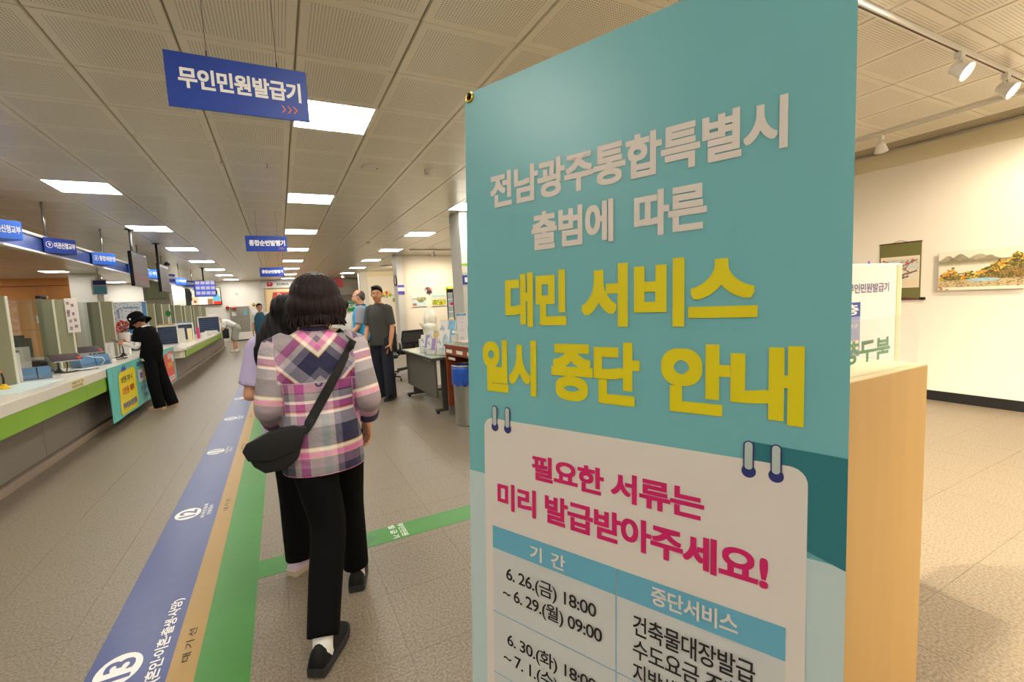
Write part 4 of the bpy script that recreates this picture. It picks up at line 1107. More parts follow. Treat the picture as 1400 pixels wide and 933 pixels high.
# ------------------------------------------------------------------ gallery wall: scroll and landscape
def leafy(U, V):
    sky = (238, 228, 206); a = mixc(sky)
    n1 = vnoise(U, V*.6, 5, 1); n2 = vnoise(U, V, 26, 2); n3 = vnoise(U, V, 50, 3)
    for c0, wd, ht, col in ((.12, .14, .14, (132, 124, 96)), (.27, .16, .17, (120, 112, 84)), (.5, .2, .14, (150, 140, 110)), (.62, .12, .10, (140, 132, 100))):
        top = .78 + ht * np.exp(-((U-c0)/wd*1.6)**2) - .02
        a = mixc(a, (st(V, .60, .80) * (V < top) * (.55 + .3*n2), col))
    treetop = .46 + .36 * st(U, .34, .9) + .26 * (vnoise(U, V*0, 11, 7) - .5) + .10*(n2 - .5)
    low = .20 + .06 * n1
    k = (V < treetop) & (V > low)
    a = mixc(a, (k * 1.0, (196 + 30*n3, 150 + 40*n2, 52 + 20*n3)), (k * (n3 > .58) * 1.0, (214, 122, 36)), (k * (vnoise(U, V, 16, 21) > .52) * .85, (104, 104, 48)), (k * (n2 > .66) * .9, (78, 74, 40)), (k * (vnoise(U, V, 44, 9) > .72) * 1.0, (238, 210, 96)), (k * (V < treetop - .22) * .55, (96, 88, 52)))
    tr = k & (np.abs(((U*26 + .5*np.sin(V*14)) % 1) - .5) < .11) & (V < treetop - .13)
    a = mixc(a, (tr * .75, (96, 74, 48)))
    k2 = (V < low + .03) & (V > .08)
    a = mixc(a, (k2 * .9, (190 + 30*n3, 170 + 25*n3, 132)), (k2 * (n3 > .6) * .7, (128, 104, 72)))
    pond = (((U-.55)/.2)**2 + ((V-.25)/.045)**2 < 1)
    a = mixc(a, (pond * 1.0, (150, 196, 210)), ((pond & (n3 > .6)) * .6, (196, 220, 226)))
    a = mixc(a, (((V < .10) & (U < .14)) * .8 * (n2 > .3), (176, 112, 66)))
    return a
t = thing('landscape_painting', 'long unframed autumn landscape painting with a small pond on the right wall', 'painting', (6.598, 2.358, 1.248))
mk('canvas', MB().box(-.035, -.66, 0, -.0, 0, .42), 'offwhite', t, .002)
f = Face(t, (-.036, 0, 0), (0, -1, 0), (0, 0, 1), (-1, 0, 0))
picture(f, 'picture', .003, .003, .657, .417, leafy, 170, 110)
f.rect('seal', .615, .03, .622, .05, 'red', 2); f.text('山水', .612, .06, .624, .10, 'ink_black', 2, bold=0)
MM('brocade', rgb(112, 112, 62), .8, noise=.15, nscale=200); MM('scroll_paper', rgb(232, 216, 188), .7)
def branch(U, V):
    n = vnoise(U, V, 18, 12); a = mixc((226, 216, 194), ((V > .62) * (.5*n + .2), (176, 196, 196)), ((V < .25) * .5, (236, 206, 166)))
    for (x0, y0, x1, y1, w) in ((.05, .98, .75, .55, .018), (.95, .95, .45, .70, .016), (.1, .7, .6, .92, .012), (.85, .98, .62, .62, .012), (.55, .42, .95, .56, .03), (.5, .3, .72, .38, .035)):
        tt = np.clip(((U-x0)*(x1-x0) + (V-y0)*(y1-y0)) / ((x1-x0)**2 + (y1-y0)**2), 0, 1); d = np.hypot(U - x0 - tt*(x1-x0), V - y0 - tt*(y1-y0))
        a = mixc(a, ((d < w*(.6+.8*n)) * .85, (110, 78, 58)))
    return mixc(a, (((n > .82) & (V > .55)) * .8, (206, 76, 60)))
t = thing('hanging_scroll', 'hanging scroll with olive brocade mount and a branch painting on the right wall', 'scroll', (6.598, 2.93, 1.165))
mk('mount', MB().box(-.006, -.405, 0, -.001, 0, .66), 'brocade', t)
f = Face(t, (-.0065, 0, 0), (0, -1, 0), (0, 0, 1), (-1, 0, 0))
f.rect('paper', .012, .13, .393, .50, 'scroll_paper', 1)
picture(f, 'picture', .022, .14, .383, .465, branch, 90, 80, k=2)
mk('roller', MB().tube([(-.012, -.43, 0), (-.012, .02, 0)], .013, 12), 'wood_dark', t, smooth=True); mk('roller_end', MB().tube([(-.012, -.455, 0), (-.012, -.405, 0)], .017, 12), 'blackgloss', t, smooth=True)
mk('top_rod', MB().tube([(-.006, -.41, .66), (-.006, .005, .66)], .006, 8), 'wood_dark', t)
mk('cord', MB().tube([(-.006, -.13, .664), (-.006, -.20, .69), (-.006, -.27, .664)], .0025, 6), 'wood_dark', t)

# ------------------------------------------------------------------ birch help desk, sign and glass at the right foreground
DX1, DY, DZ = 1.863, 0.687, 1.12
hd = thing('help_desk', 'tall birch-faced help desk directly behind the banner', 'desk', (1.45, .95, 0))
def hb(name, x0, y0, z0, x1, y1, z1, m, bev=0): return mk(name, MB().box(x0-1.45, y0-.95, z0, x1-1.45, y1-.95, z1), m, hd, bev)
hb('front_panel', 0.85, DY, 0.0, DX1, DY + .022, DZ - .004, 'wood_birch', .001)
hb('side_panel', DX1 - .022, DY + .022, 0, DX1, DY + .55, DZ - .004, 'wood_birch', .001)
hb('side_panel', 0.85, DY + .022, 0, .872, DY + .55, DZ - .004, 'wood_birch', .001)
hb('top_ledge', 0.85, DY, DZ - .004, DX1, DY + .20, DZ, 'birch_edge')
hb('inner_worktop', .872, DY + .20, .74, DX1 - .022, DY + .55, .77, 'offwhite', .002)
gp = thing('desk_glass_sign', 'rounded clear acrylic screen with green reversed lettering on the birch desk', 'screen', (1.2, DY + .03, DZ))
w, h, r = DX1 + .135 - 1.2 - .13, .165, .055
pts = [(0, 0), (w, 0)] + [(w - r + r*math.cos(a), h - r + r*math.sin(a)) for a in [i*math.pi/16 for i in range(9)]] + [(0, h)]
mk('pane', MB().extr([(a, 0, b) for a, b in pts], (0, .005, 0)), 'acrylic', gp, 0)
MM('green_ink', rgb(48, 158, 108), .5)
f = Face(gp, (0, .0065, 0), (1, 0, 0), (0, 0, 1), (0, -1, 0))
q1 = ony(1166, 486, DY + .03); q2 = ony(1221, 452, DY + .03)
f.text('북구청', q1[0] - 1.2 - .035, .035, q2[0] - 1.2, .105, 'green_ink', 0, bold=3, mirror=True, res=6)
KY = 1.05
a0 = ony(1234, 360, KY); a1 = ony(1228, 500, KY)
kb = thing('kiosk_guide_board', 'white standing guide board with navy lettering behind the birch desk', 'sign board', (a0[0] - .75, KY, 0))
mk('board', MB().box(0, 0, .78, .75, .03, a0[2]), 'white', kb, .004)
mk('post', MB().box(.1, .005, 0, .16, .025, .78), 'white', kb); mk('post', MB().box(.55, .005, 0, .61, .025, .78), 'white', kb)
mk('base', MB().box(.1, -.10, 0, .7, .17, .015), 'steel', kb, .004)
f = Face(kb, (-kb.location.x, -.001, 0), (1, 0, 0), (0, 0, 1), (0, -1, 0))
def kq(px, py): p = ony(px, py, KY); return p[0], p[2]
x0, z0 = kq(1166, 402); x1, z1 = kq(1215, 386)
f.text('무인민원발급기', x0 - .042, z0, x1, z1, 'ban_navy', 1, bold=1, res=6)
x0, z0 = kq(1163, 434); x1, z1 = kq(1176, 413)
f.rect('blue_panel', x0 - .15, z0, x1, z1, 'sign_blue', 1); f.text('1층', x0 - .09, z0 + .008, x1 - .015, z1 - .008, 'ink_white', 2, bold=2)
x0, z0b = kq(1163, 489); f.rect('map', x0 - .15, z0b, x1, z0, MM('pale_blue', rgb(140, 150, 190), .5), 1)
f.rect('map', x0 - .05, z0b + .03, x1 - .012, z0b + .07, 'cream_note', 2); f.text('발급기 17', x0 - .06, z0 - .05, x1 - .02, z0 - .03, 'ink_white', 2)
x0, z0 = kq(1229, 420); mk('tape', MB().box(.70, -.002, .9, .735, 0, a0[2] - .006), 'birch_edge', kb)
t = thing('purple_note_holder', 'thin purple sticker edge standing above the guide board', 'tag', (ony(1188, 356, 2.0)[0], 2.0, 0)); mk('pole', MB().tube([(0, 0, 0), (0, 0, 1.50)], .006, 8), 'steel', t); mk('tag', MB().box(-.006, -.003, 1.50, .012, .003, 1.56), 'violet', t)

# ------------------------------------------------------------------ reception furniture at the pillar
MM('desk_grey', rgb(98, 92, 84), .5, noise=.04); MM('desk_dark', rgb(66, 62, 58), .5); MM('desk_glass', rgb(176, 196, 172), .08, coat=.6)
t = thing('grey_desk', 'dark grey steel desk with a glass top carrying brochure stands', 'desk', (1.60, 5.36, 0), math.radians(1))
mk('desktop', MB().box(0, .0, .68, .75, 1.45, .712), 'desk_dark', t, .006); mk('glass_sheet', MB().box(.01, .01, .7125, .74, 1.44, .719), 'desk_glass', t)
mk('front_panel', MB().box(.06, .06, .20, .085, 1.38, .68), 'desk_grey', t, .003)
for y in (.05, 1.36):
    mk('leg', MB().box(.14, y, .05, .26, y + .05, .68), 'desk_dark', t, .004); mk('foot_bar', MB().box(.04, y - .005, .025, .70, y + .055, .06), 'desk_dark', t, .008)
    for x in (.07, .66): mk('glide', MB().lathe([(.022, 0), (.022, .025)], (x, y + .025, 0), 12), 'black', t)
mk('cable_clip', MB().box(.055, .22, .655, .06, .52, .672), 'white', t)
wd = thing('wooden_desk', 'reddish wooden reception desk with glass top and white label strips', 'desk', (1.765, 5.30, 0), math.radians(5.4))
mk('side_panel', MB().box(0, -.03, .11, .62, 0, .86), 'wood_red', wd, .004); mk('metal_shoe', MB().box(-.002, -.034, 0, .62, .002, .115), 'steel', wd, .003)
mk('side_panel', MB().box(0, -1.60, .11, .62, -1.57, .86), 'wood_red', wd, .004); mk('metal_shoe', MB().box(-.002, -1.604, 0, .62, -1.566, .115), 'steel', wd, .003)
mk('upper_band', MB().box(0, -1.58, .76, .03, -.02, .86), 'wood_red', wd, .003); mk('shelf', MB().box(.03, -1.57, .745, .60, -.03, .765), 'wood_dark', wd)
mk('back_panel', MB().box(.58, -1.57, .12, .60, -.03, .86), 'wood_dark', wd); mk('top', MB().box(-.01, -1.61, .86, .64, .01, .885), 'wood_red', wd, .004); mk('glass_sheet', MB().box(0, -1.60, .8855, .63, 0, .893), 'desk_glass', wd)
for k in range(4): mk('label_strip', MB().box(-.003, -.20 - k*.28, .785, 0, -.04 - k*.28, .825), 'white', wd)
mk('label_strip', MB().box(.01, -.25, .70, .013, -.06, .73), 'offwhite', wd)
# bin
bn = thing('waste_bin', 'round stainless steel bin lined with a blue bag, beside the wooden desk', 'bin', (1.815, 4.78, 0))
MM('bag_blue', rgb(34, 86, 186), .3, bump=.6, bscale=22, coat=.2)
mk('can', MB().lathe([(.135, 0), (.14, .012), (.138, .02), (.145, .5), (.146, .655)], n=36), 'steel', bn, smooth=True)
rb = MB()
V = []; F = []; n = 48
for i, (r_, z) in enumerate([(.142, .662), (.151, .668), (.155, .64), (.158, .58), (.160, .52), (.156, .475), (.150, .462)]):
    for k in range(n):
        a = 2*math.pi*k/n; V.append((r_*(1 + .02*math.sin(k*2.1 + i)*min(i, 3)/3)*math.cos(a), r_*(1 + .02*math.sin(k*2.1 + i)*min(i, 3)/3)*math.sin(a), z + (.012*math.sin(k*1.3) if i > 4 else 0)))
for i in range(6):
    for k in range(n): F.append((i*n+k, (i+1)*n+k, (i+1)*n+(k+1)%n, i*n+(k+1)%n))
mk('bag', MB().add(V, F), 'bag_blue', bn, smooth=True)
mk('rim', MB().tube([(.147*math.cos(x*math.pi/20), .147*math.sin(x*math.pi/20), .680) for x in range(41)], .009, 8, caps=False), 'steel', bn, smooth=True)
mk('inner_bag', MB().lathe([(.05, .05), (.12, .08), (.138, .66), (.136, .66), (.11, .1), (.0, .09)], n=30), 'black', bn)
# mesh office chair
ch = thing('mesh_office_chair', 'black mesh-back office chair behind the grey desk', 'chair', (2.20, 9.0, 0), math.radians(195))
MM('mesh', rgb(66, 64, 62), .8)
mk('seat', MB().box(-.25, -.24, .42, .25, .24, .49), 'cloth_black', ch, .03)
b = MB(); b.box(-.22, .26, .55, .22, .268, .86); mk('mesh_panel', b, 'mesh', ch)
b = MB(); b.tube([(-.23, .25, .55), (-.24, .27, .72), (-.22, .28, .87), (.22, .28, .87), (.24, .27, .72), (.23, .25, .55), (-.23, .25, .55)], .016, 8, caps=False); mk('back_frame', b, 'black', ch, smooth=True)
mk('lumbar_bar', MB().box(-.23, .275, .62, .23, .295, .655), 'black', ch, .005); mk('spine', MB().tube([(0, .1, .42), (0, .29, .45), (0, .30, .62)], .02, 8), 'black', ch)
for s in (-1, 1): mk('armrest', MB().tube([(s*.24, .05, .44), (s*.31, .05, .47), (s*.31, .05, .64), (s*.31, -.16, .66), (s*.31, .18, .66)], .017, 8), 'black', ch)
mk('gas_column', MB().tube([(0, 0, .09), (0, 0, .43)], .025, 12), 'steel', ch)
for k in range(5):
    a = k*2*math.pi/5; x, y = .29*math.cos(a), .29*math.sin(a)
    mk('leg', MB().tube([(0, 0, .12), (x, y, .075)], [.026, .016], 8), 'black', ch); mk('caster', MB().tube([(x-.014, y, .028), (x+.014, y, .028)], .028, 12), 'black', ch)
ochair((1.62, 8.35, 0), 'dark high-back office chair half behind the polo-shirted man', math.radians(170), 1.02, 'black')
# brochure stands on the grey desk
def bro(U, V, c): n = vnoise(U, V, 9, 4); return mixc((226, 222, 216), ((U > .55)*(V > .25)*1.0, c), (((n > .66) & (V > .3))*.7, (150, 150, 170)))
def brochure(loc, w, h, c, lab, rz=-60, m='acrylic'):
    t = thing('brochure_stand', lab, 'brochure', loc, math.radians(rz)); R = Matrix.Rotation(math.radians(-14), 3, 'X')
    Rm = Matrix.Rotation(math.radians(-14), 4, 'X')
    b = MB().box(-w/2, 0, .01, w/2, .012, h); mk('brochure', b.xf(Rm), 'white', t)
    f = Face(t, Rm @ Vector((-w/2, -.001, .01)), (1, 0, 0), Rm.to_3x3() @ Vector((0, 0, 1)), Rm.to_3x3() @ Vector((0, -1, 0)))
    picture(f, 'cover', .002, 0, w-.002, h-.012, lambda U, V: bro(U, V, c), 16, 26)
    mk('holder', MB().box(-w/2-.004, -.035, 0, w/2+.004, .03, .006).box(-w/2-.004, -.035, 0, w/2+.004, -.032, h*.35), 'acrylic', t)
    mk('back_stay', MB().box(-w/4, .02, 0, w/4, .10, .004).box(-w/4, .10, 0, w/4, .104, h*.7), 'acrylic', t)
DZt = .72
brochure((1.70, 6.02, DZt), .17, .25, (150, 146, 190), 'white and violet brochure in a stand, leftmost on the grey desk')
brochure((1.70, 5.72, DZt), .15, .22, (170, 130, 200), 'pink and lilac brochure in a stand, middle of the grey desk')
brochure((1.78, 5.52, DZt), .17, .25, (176, 206, 206), 'pale green brochure in a stand next to the wooden desk')
brochure((2.02, 5.95, DZt), .22, .30, (110, 170, 200), 'blue brochure rack behind the pink brochure')
brochure((2.12, 6.35, DZt), .30, .42, (120, 190, 220), 'wide colourful leaflet board at the back of the grey desk')
brochure((2.00, 6.62, DZt), .2, .26, (226, 190, 90), 'yellow-topped brochure at the far left of the grey desk')
brochure((2.22, 5.80, DZt), .16, .34, (70, 150, 120), 'white and green brochure beside the wooden desk corner')
# white hand-shaped ornament on a plinth
MM('plaster', rgb(226, 222, 204), .55)
t = thing('hand_sculpture', 'white sculpture of a clustered hand on a white plinth before the far wall', 'sculpture', (2.26, 7.50, 0))
mk('plinth', MB().box(-.17, -.17, 0, .17, .17, .78), 'white', t, .006)
hs = MB(); hs.lathe([(.11, .78), (.10, .86), (.12, .93), (.125, 1.0), (.10, 1.05)], n=18)
for k in range(5):
    a = -.9 + k*.45; hs.tube([(.07*math.sin(a), -.03, .98), (.10*math.sin(a), -.02, 1.12), (.07*math.sin(a), 0, 1.26 + .03*math.cos(a))], [.036, .034, .022], 10)
hs.tube([(-.09, -.02, .95), (-.16, -.03, 1.04), (-.18, -.02, 1.07)], [.03, .024, .018], 10)
mk('hand', hs, 'plaster', t, smooth=True)
# display stands near the pillar
t = thing('number_ticket_stand', 'tall steel and black display stand with pale panels left of the near pillar', 'stand', (2.455, 6.95, 0), math.radians(-25))
mk('post', MB().box(-.055, 0, 0, -.04, .03, 1.56), 'dark_metal', t); mk('post', MB().box(.04, 0, 0, .055, .03, 1.56), 'dark_metal', t)
for k in range(4): mk('panel', MB().box(-.04, .005, 1.14 + k*.10, .04, .02, 1.23 + k*.10), MM('panel_mist', rgb(176, 192, 200), .3), t)
mk('top_cap', MB().box(-.05, -.01, 1.54, .05, .04, 1.60), 'black', t, .004); mk('base', MB().lathe([(.16, 0), (.16, .015), (.03, .03)], n=24), 'steel', t)
mk('pink_mark', MB().lathe([(.001, 0), (.025, 0), (.025, .004), (.001, .004)], n=14).xf(Matrix.Translation((.02, -.002, 1.36)) @ Matrix.Rotation(math.pi/2, 4, 'X')), 'ban_pink', t)
mk('yellow_mark', MB().box(-.045, -.004, 1.06, .03, .0, 1.13), 'cream_note', t)
def cardc(c1_, c2_):
    return lambda U, V: mixc(c1_, ((V > .9)*1.0, (96, 150, 190)), (((U > .3) & (U < .7) & (vnoise(U*0, V, 30, 3) > .6))*.7, c2_))
t = thing('standing_booklet', 'tall grey-white booklet standing on the wooden desk', 'booklet', (1.95, 5.16, .893), math.radians(-30))
mk('booklet', MB().box(-.06, 0, 0, .06, .05, .36), 'offwhite', t, .002); picture(Face(t, (-.06, -.001, 0), (1, 0, 0), (0, 0, 1), (0, -1, 0)), 'cover', .002, .002, .118, .358, cardc((206, 200, 200), (170, 160, 170)), 14, 40)
t = thing('standing_booklet', 'tall lilac booklet standing on the wooden desk by the pillar', 'booklet', (2.08, 5.12, .893), math.radians(-30))
mk('booklet', MB().box(-.045, 0, 0, .045, .05, .35), 'offwhite', t, .002); picture(Face(t, (-.045, -.001, 0), (1, 0, 0), (0, 0, 1), (0, -1, 0)), 'cover', .002, .002, .088, .348, cardc((196, 190, 214), (90, 80, 150)), 14, 40)
t = thing('white_form_box', 'white form box on the wooden desk corner', 'box', (1.95, 5.30, .893)); mk('box', MB().box(-.08, -.05, 0, .08, .05, .09), 'offwhite', t, .004); mk('paper', MB().box(-.07, -.04, .09, .07, .04, .12, R=Matrix.Rotation(.4, 3, 'Y')), 'white', t)
t = thing('glass_leaflet_tray', 'clear tray with pink papers lying on the wooden desk', 'tray', (1.90, 4.95, .893)); mk('tray', MB().box(-.09, -.14, 0, .09, .14, .03), 'acrylic', t, .003); mk('papers', MB().box(-.07, -.11, .031, .07, .10, .038), MM('pale_pink', rgb(222, 190, 180), .5), t)
# pillar notices
t = thing('pillar_notice', 'green and white notice over a blue label on the near pillar', 'notice', (2.855, 7.395, 1.6)); mk('notice', MB().box(.0, -.004, .28, .16, 0, .46), 'offwhite', t); mk('stripe', MB().box(0, -.006, .40, .16, -.004, .44), 'lime', t); mk('label_panel', MB().box(.0, -.006, .08, .16, 0, .24), 'sign_navy', t); mk('mark', MB().box(.04, -.008, .12, .12, -.006, .20), 'white', t)
t = thing('wall_clock', 'round black-rimmed clock on the side of the middle pillar', 'clock', (3.298, 14.25, 2.13)); Xc = Matrix.Rotation(-math.pi/2, 4, 'Y')
mk('face', MB().lathe([(.001, 0), (.15, 0), (.15, .02), (.001, .02)], n=28).xf(Xc), 'white', t); mk('rim', MB().tube([(-.02, .155*math.cos(k*math.pi/16), .155*math.sin(k*math.pi/16)) for k in range(33)], .018, 8, caps=False), 'black', t, smooth=True)
mk('hand', MB().box(-.026, -.006, 0, -.022, .006, .11).box(-.026, 0, -.006, -.022, .07, .006), 'black', t)
t = thing('pillar_number_sign', 'purple and white number sign under the pillar clock', 'sign', (3.30, 14.08, 1.70)); mk('board', MB().box(0, 0, 0, .2, .012, .28), 'ban_cell', t); mk('stripe', MB().box(0, -.003, .21, .2, 0, .28), 'violet', t); mk('stripe', MB().box(0, -.003, 0, .2, 0, .09), 'violet', t)
# small paintings and fans on the gallery wall
def p_sea(U, V):
    n = vnoise(U, V, 14, 5); a = mixc((236, 232, 222), ((V < .62)*1.0, (200, 222, 230)), (((V > .5) & (V < .86) & (U > .35) & (n > .3))*1.0, (160, 140, 96)), (((V > .62) & (V < .8) & (U < .5))*.8, (176, 160, 120)), (((U-.62)**2/.05+(V-.48)**2/.03 < 1)*1.0, (120, 140, 90)), (((V < .25) & (U < .3))*1.0, (160, 120, 80)))
    return a
def p_flower(U, V):
    n = vnoise(U, V, 16, 8); return mixc((240, 214, 190), ((V > .8)*1.0, (160, 210, 210)), ((V < .52)*1.0, (96, 150, 50)), (((V < .5) & (n > .5))*1.0, (236, 210, 50)))
def p_field(U, V):
    n = vnoise(U, V, 12, 9); return mixc((200, 220, 236), ((V < .5)*1.0, (236, 190, 150)), ((V < .25)*1.0, (90, 150, 70)), (((n > .6) & (V > .25) & (V < .5))*1.0, (220, 110, 80)))
def painting(y, a, b, c_, d, fn, lab):
    p0 = ony(a, d, y); p1 = ony(b, c_, y)
    t = thing('small_painting', lab, 'painting', (p0[0], y - .02, p0[2])); w, h = p1[0]-p0[0], p1[2]-p0[2]
    mk('canvas', MB().box(0, 0, 0, w, .02, h), 'white', t, .002)
    picture(Face(t, (0, -.001, 0), (1, 0, 0), (0, 0, 1), (0, -1, 0)), 'picture', .03, .03, w-.03, h-.03, fn, 40, 30)
painting(14.38, 563, 583, 403, 420, p_sea, 'small painting of a rocky shore, left on the white gallery wall')
painting(14.38, 590, 610, 402, 419, p_flower, 'small painting of yellow flowers, middle of the white gallery wall')
painting(14.38, 624, 642, 402, 417, p_field, 'small painting of a flower field beside the near pillar')
painting(21.38, 536, 549, 402, 414, p_flower, 'small green painting on the farther white wall, behind the polo-shirted man')
def fan(px, py, y, r, cols, lab):
    p = ony(px, py, y); t = thing('wall_fan', lab, 'fan', (p[0], y - .012, p[2])); n = len(cols)
    for i, c in enumerate(cols):
        a0, a1 = math.pi*(1 - i/n), math.pi*(1 - (i + .9)/n)
        mk('fan_leaf', MB().extr([(r*.3*math.cos(a0), 0, r*.3*math.sin(a0)), (r*.3*math.cos(a1), 0, r*.3*math.sin(a1)), (r*math.cos(a1), 0, r*math.sin(a1)), (r*math.cos(a0), 0, r*math.sin(a0))], (0, .006, 0)), c, t)
    mk('fan_handle', MB().box(-.015, 0, -.06, .015, .008, .06), 'wood_dark', t)
fan(585, 398, 14.38, .13, ['offwhite', 'panel_grey', 'chair_navy', 'panel_grey', 'coral', 'coral'], 'grey and orange folding fan on the gallery wall')
fan(587, 401, 14.36, .10, ['chair_navy', 'ban_navy', 'chair_navy', 'ban_navy'], 'small navy folding fan on the gallery wall')
fan(615, 398, 14.38, .17, ['yel', 'lime', 'yel', 'cream_note', 'yel', 'ban_navy'], 'yellow and green folding fan on the gallery wall')
fan(529, 406, 21.38, .26, ['lime', 'yel', 'ban_pink', 'yel', 'lime'], 'pink and lime folding fan on the farther white wall')
# green information stand far behind
t = thing('information_stand', 'green and white information stand with an oval green sign beyond the vest man', 'stand', (1.18, 11.6, 0))
mk('upper_board', MB().box(0, 0, 1.28, .62, .02, 1.50), 'green_sign', t, .004); mk('poster_panel', MB().box(.02, .01, .95, .60, .02, 1.30), 'offwhite', t)
f = Face(t, (0, -.001, 0), (1, 0, 0), (0, 0, 1), (0, -1, 0)); f.text('장난감', .06, 1.35, .26, 1.46, 'ink_white', 1, bold=2); f.text('도서관', .32, 1.35, .56, 1.46, 'ink_white', 1, bold=2)
mk('oval_sign', MB().lathe([(.001, 0), (.24, 0), (.24, .015), (.001, .015)], n=28).xf(Matrix.Translation((.28, -.01, 1.06)) @ Matrix.Rotation(math.pi/2, 4, 'X') @ Matrix.Scale(.55, 4, (0, 1, 0))), 'green_sign', t)
f = Face(t, (0, -.03, 0), (1, 0, 0), (0, 0, 1), (0, -1, 0)); f.text('민원안내', .10, 1.01, .46, 1.11, 'yel', 1, bold=2)
mk('blue_post', MB().box(.27, 0, 0, .34, .03, .94), 'sign_blue', t); mk('base', MB().box(.1, -.15, 0, .52, .2, .02), 'steel', t)
for k in range(2): mk('bunny_ear', MB().lathe([(.02, 1.14), (.03, 1.18), (.012, 1.25)], (.2 + k*.14, 0, 0), 10), 'lime', t, smooth=True)
t = thing('poster_rack', 'low yellow and brown leaflet rack beside the information stand', 'rack', (1.75, 11.0, 0)); mk('rack', MB().box(0, 0, 0, .25, .2, .72), 'wood_birch', t, .005)
for k in range(3): mk('leaflet', MB().box(.01 + k*.08, -.01, .50, .08 + k*.08, 0, .70), ('yel', 'offwhite', 'coral')[k], t)

# ================================================================== people
def cr(P, R, k=4):
    """Catmull-Rom resample of points and radii"""
    P = [np.array(p, float) for p in P]; R = [np.array(r if hasattr(r, '__len__') else (r, r), float) for r in R]
    out = []; rr = []
    n = len(P)
    for i in range(n - 1):
        p0, p1, p2, p3 = P[max(i-1, 0)], P[i], P[i+1], P[min(i+2, n-1)]
        r0, r1, r2, r3 = R[max(i-1, 0)], R[i], R[i+1], R[min(i+2, n-1)]
        for q in range(k):
            t = q / k
            f = lambda a, b, c, d: 0.5*((2*b) + (-a+c)*t + (2*a-5*b+4*c-d)*t*t + (-a+3*b-3*c+d)*t*t*t)
            out.append(f(p0, p1, p2, p3)); rr.append(np.maximum(f(r0, r1, r2, r3), .003))
    out.append(P[-1]); rr.append(R[-1])
    return out, rr
def limb(mb, P, R, side=None, n=14, k=4, cap=True, pw=1.0):
    P, R = cr(P, R, k); m = len(P)
    V = []; F = []; ref = np.array(side, float) if side is not None else None
    T = [P[min(i+1, m-1)] - P[max(i-1, 0)] for i in range(m)]; T = [t/(np.linalg.norm(t)+1e-9) for t in T]
    if ref is None:
        ref = np.cross(T[0], [0, 0, 1.0]);
        if np.linalg.norm(ref) < .1: ref = np.cross(T[0], [0, 1.0, 0])
    rings = []
    frames = []
    for i in range(m):
        s_ = ref - T[i]*ref.dot(T[i]); s_ /= np.linalg.norm(s_); b = np.cross(T[i], s_); frames.append((s_, b))
        if side is None: ref = s_
    seq = []
    if cap: seq += [(0, -.55, .80), (0, -.28, .96)]
    seq += [(i, 0, 1) for i in range(m)]
    if cap: seq += [(m-1, .28, .96), (m-1, .55, .80)]
    for i, off, sc in seq:
        s_, b = frames[i]; r = R[i]*sc; c = P[i] + T[i]*off*min(R[i])
        for q in range(n):
            a = 2*math.pi*q/n; ca, sa = math.cos(a), math.sin(a)
            V.append(tuple(c + s_*ca*r[0] + b*sa*r[1]))
    M_ = len(seq)
    for i in range(M_-1):
        for q in range(n): F.append((i*n+q, i*n+(q+1)%n, (i+1)*n+(q+1)%n, (i+1)*n+q))
    F.append(tuple(range(n-1, -1, -1))); F.append(tuple((M_-1)*n+q for q in range(n)))
    mb.add(V, F); return mb
def ell(mb, c, r, Rm=None, nu=16, nv=10):
    V = []; F = []
    for i in range(1, nv):
        ph = math.pi*i/nv
        for q in range(nu):
            a = 2*math.pi*q/nu; V.append(np.array([r[0]*math.sin(ph)*math.cos(a), r[1]*math.sin(ph)*math.sin(a), r[2]*math.cos(ph)]))
    V.append(np.array([0, 0, r[2]])); V.append(np.array([0, 0, -r[2]]))
    for i in range(nv-2):
        for q in range(nu): F.append((i*nu+q, (i+1)*nu+q, (i+1)*nu+(q+1)%nu, i*nu+(q+1)%nu))
    t, b = (nv-1)*nu, (nv-1)*nu+1
    for q in range(nu): F.append((t, q, (q+1)%nu)); F.append((b, (nv-2)*nu+(q+1)%nu, (nv-2)*nu+q))
    if Rm is not None: V = [Rm @ v for v in V]
    mb.add([tuple(v + np.array(c)) for v in V], F); return mb
def solid(name, mb, m, parent, voxel=.009, smooth=5, extra=None):
    """one continuous skin from overlapping volumes"""
    me = bpy.data.meshes.new(name); me.from_pydata(mb.v, [], mb.f); o = bpy.data.objects.new(name, me); COL.objects.link(o)
    r = o.modifiers.new('r', 'REMESH'); r.mode = 'VOXEL'; r.voxel_size = voxel; r.use_smooth_shade = True
    s_ = o.modifiers.new('s', 'SMOOTH'); s_.iterations = smooth; s_.factor = .5
    dg = bpy.context.evaluated_depsgraph_get(); dg.update()
    m2 = bpy.data.meshes.new_from_object(o.evaluated_get(dg)); bpy.data.objects.remove(o); bpy.data.meshes.remove(me)
    if extra is not None and extra.v:
        v0 = len(m2.vertices)
        bm = bmesh.new(); bm.from_mesh(m2)
        vs = [bm.verts.new(p) for p in extra.v]
        for f in extra.f:
            try: fc_ = bm.faces.new([vs[i] for i in f]); fc_.smooth = True
            except ValueError: pass
        bm.to_mesh(m2); bm.free()
    m2.name = name; m2.materials.clear(); m2.materials.append(M[m] if isinstance(m, str) else m)
    m2.polygons.foreach_set('use_smooth', [True]*len(m2.polygons))
    o = bpy.data.objects.new(name, m2); COL.objects.link(o); o.parent = parent
    return o
def rotz(a): c, s_ = math.cos(a), math.sin(a); return np.array([[c, -s_, 0], [s_, c, 0], [0, 0, 1.0]])
def rotx(a): c, s_ = math.cos(a), math.sin(a); return np.array([[1.0, 0, 0], [0, c, -s_], [0, s_, c]])
def roty(a): c, s_ = math.cos(a), math.sin(a); return np.array([[c, 0, s_], [0, 1.0, 0], [-s_, 0, c]])

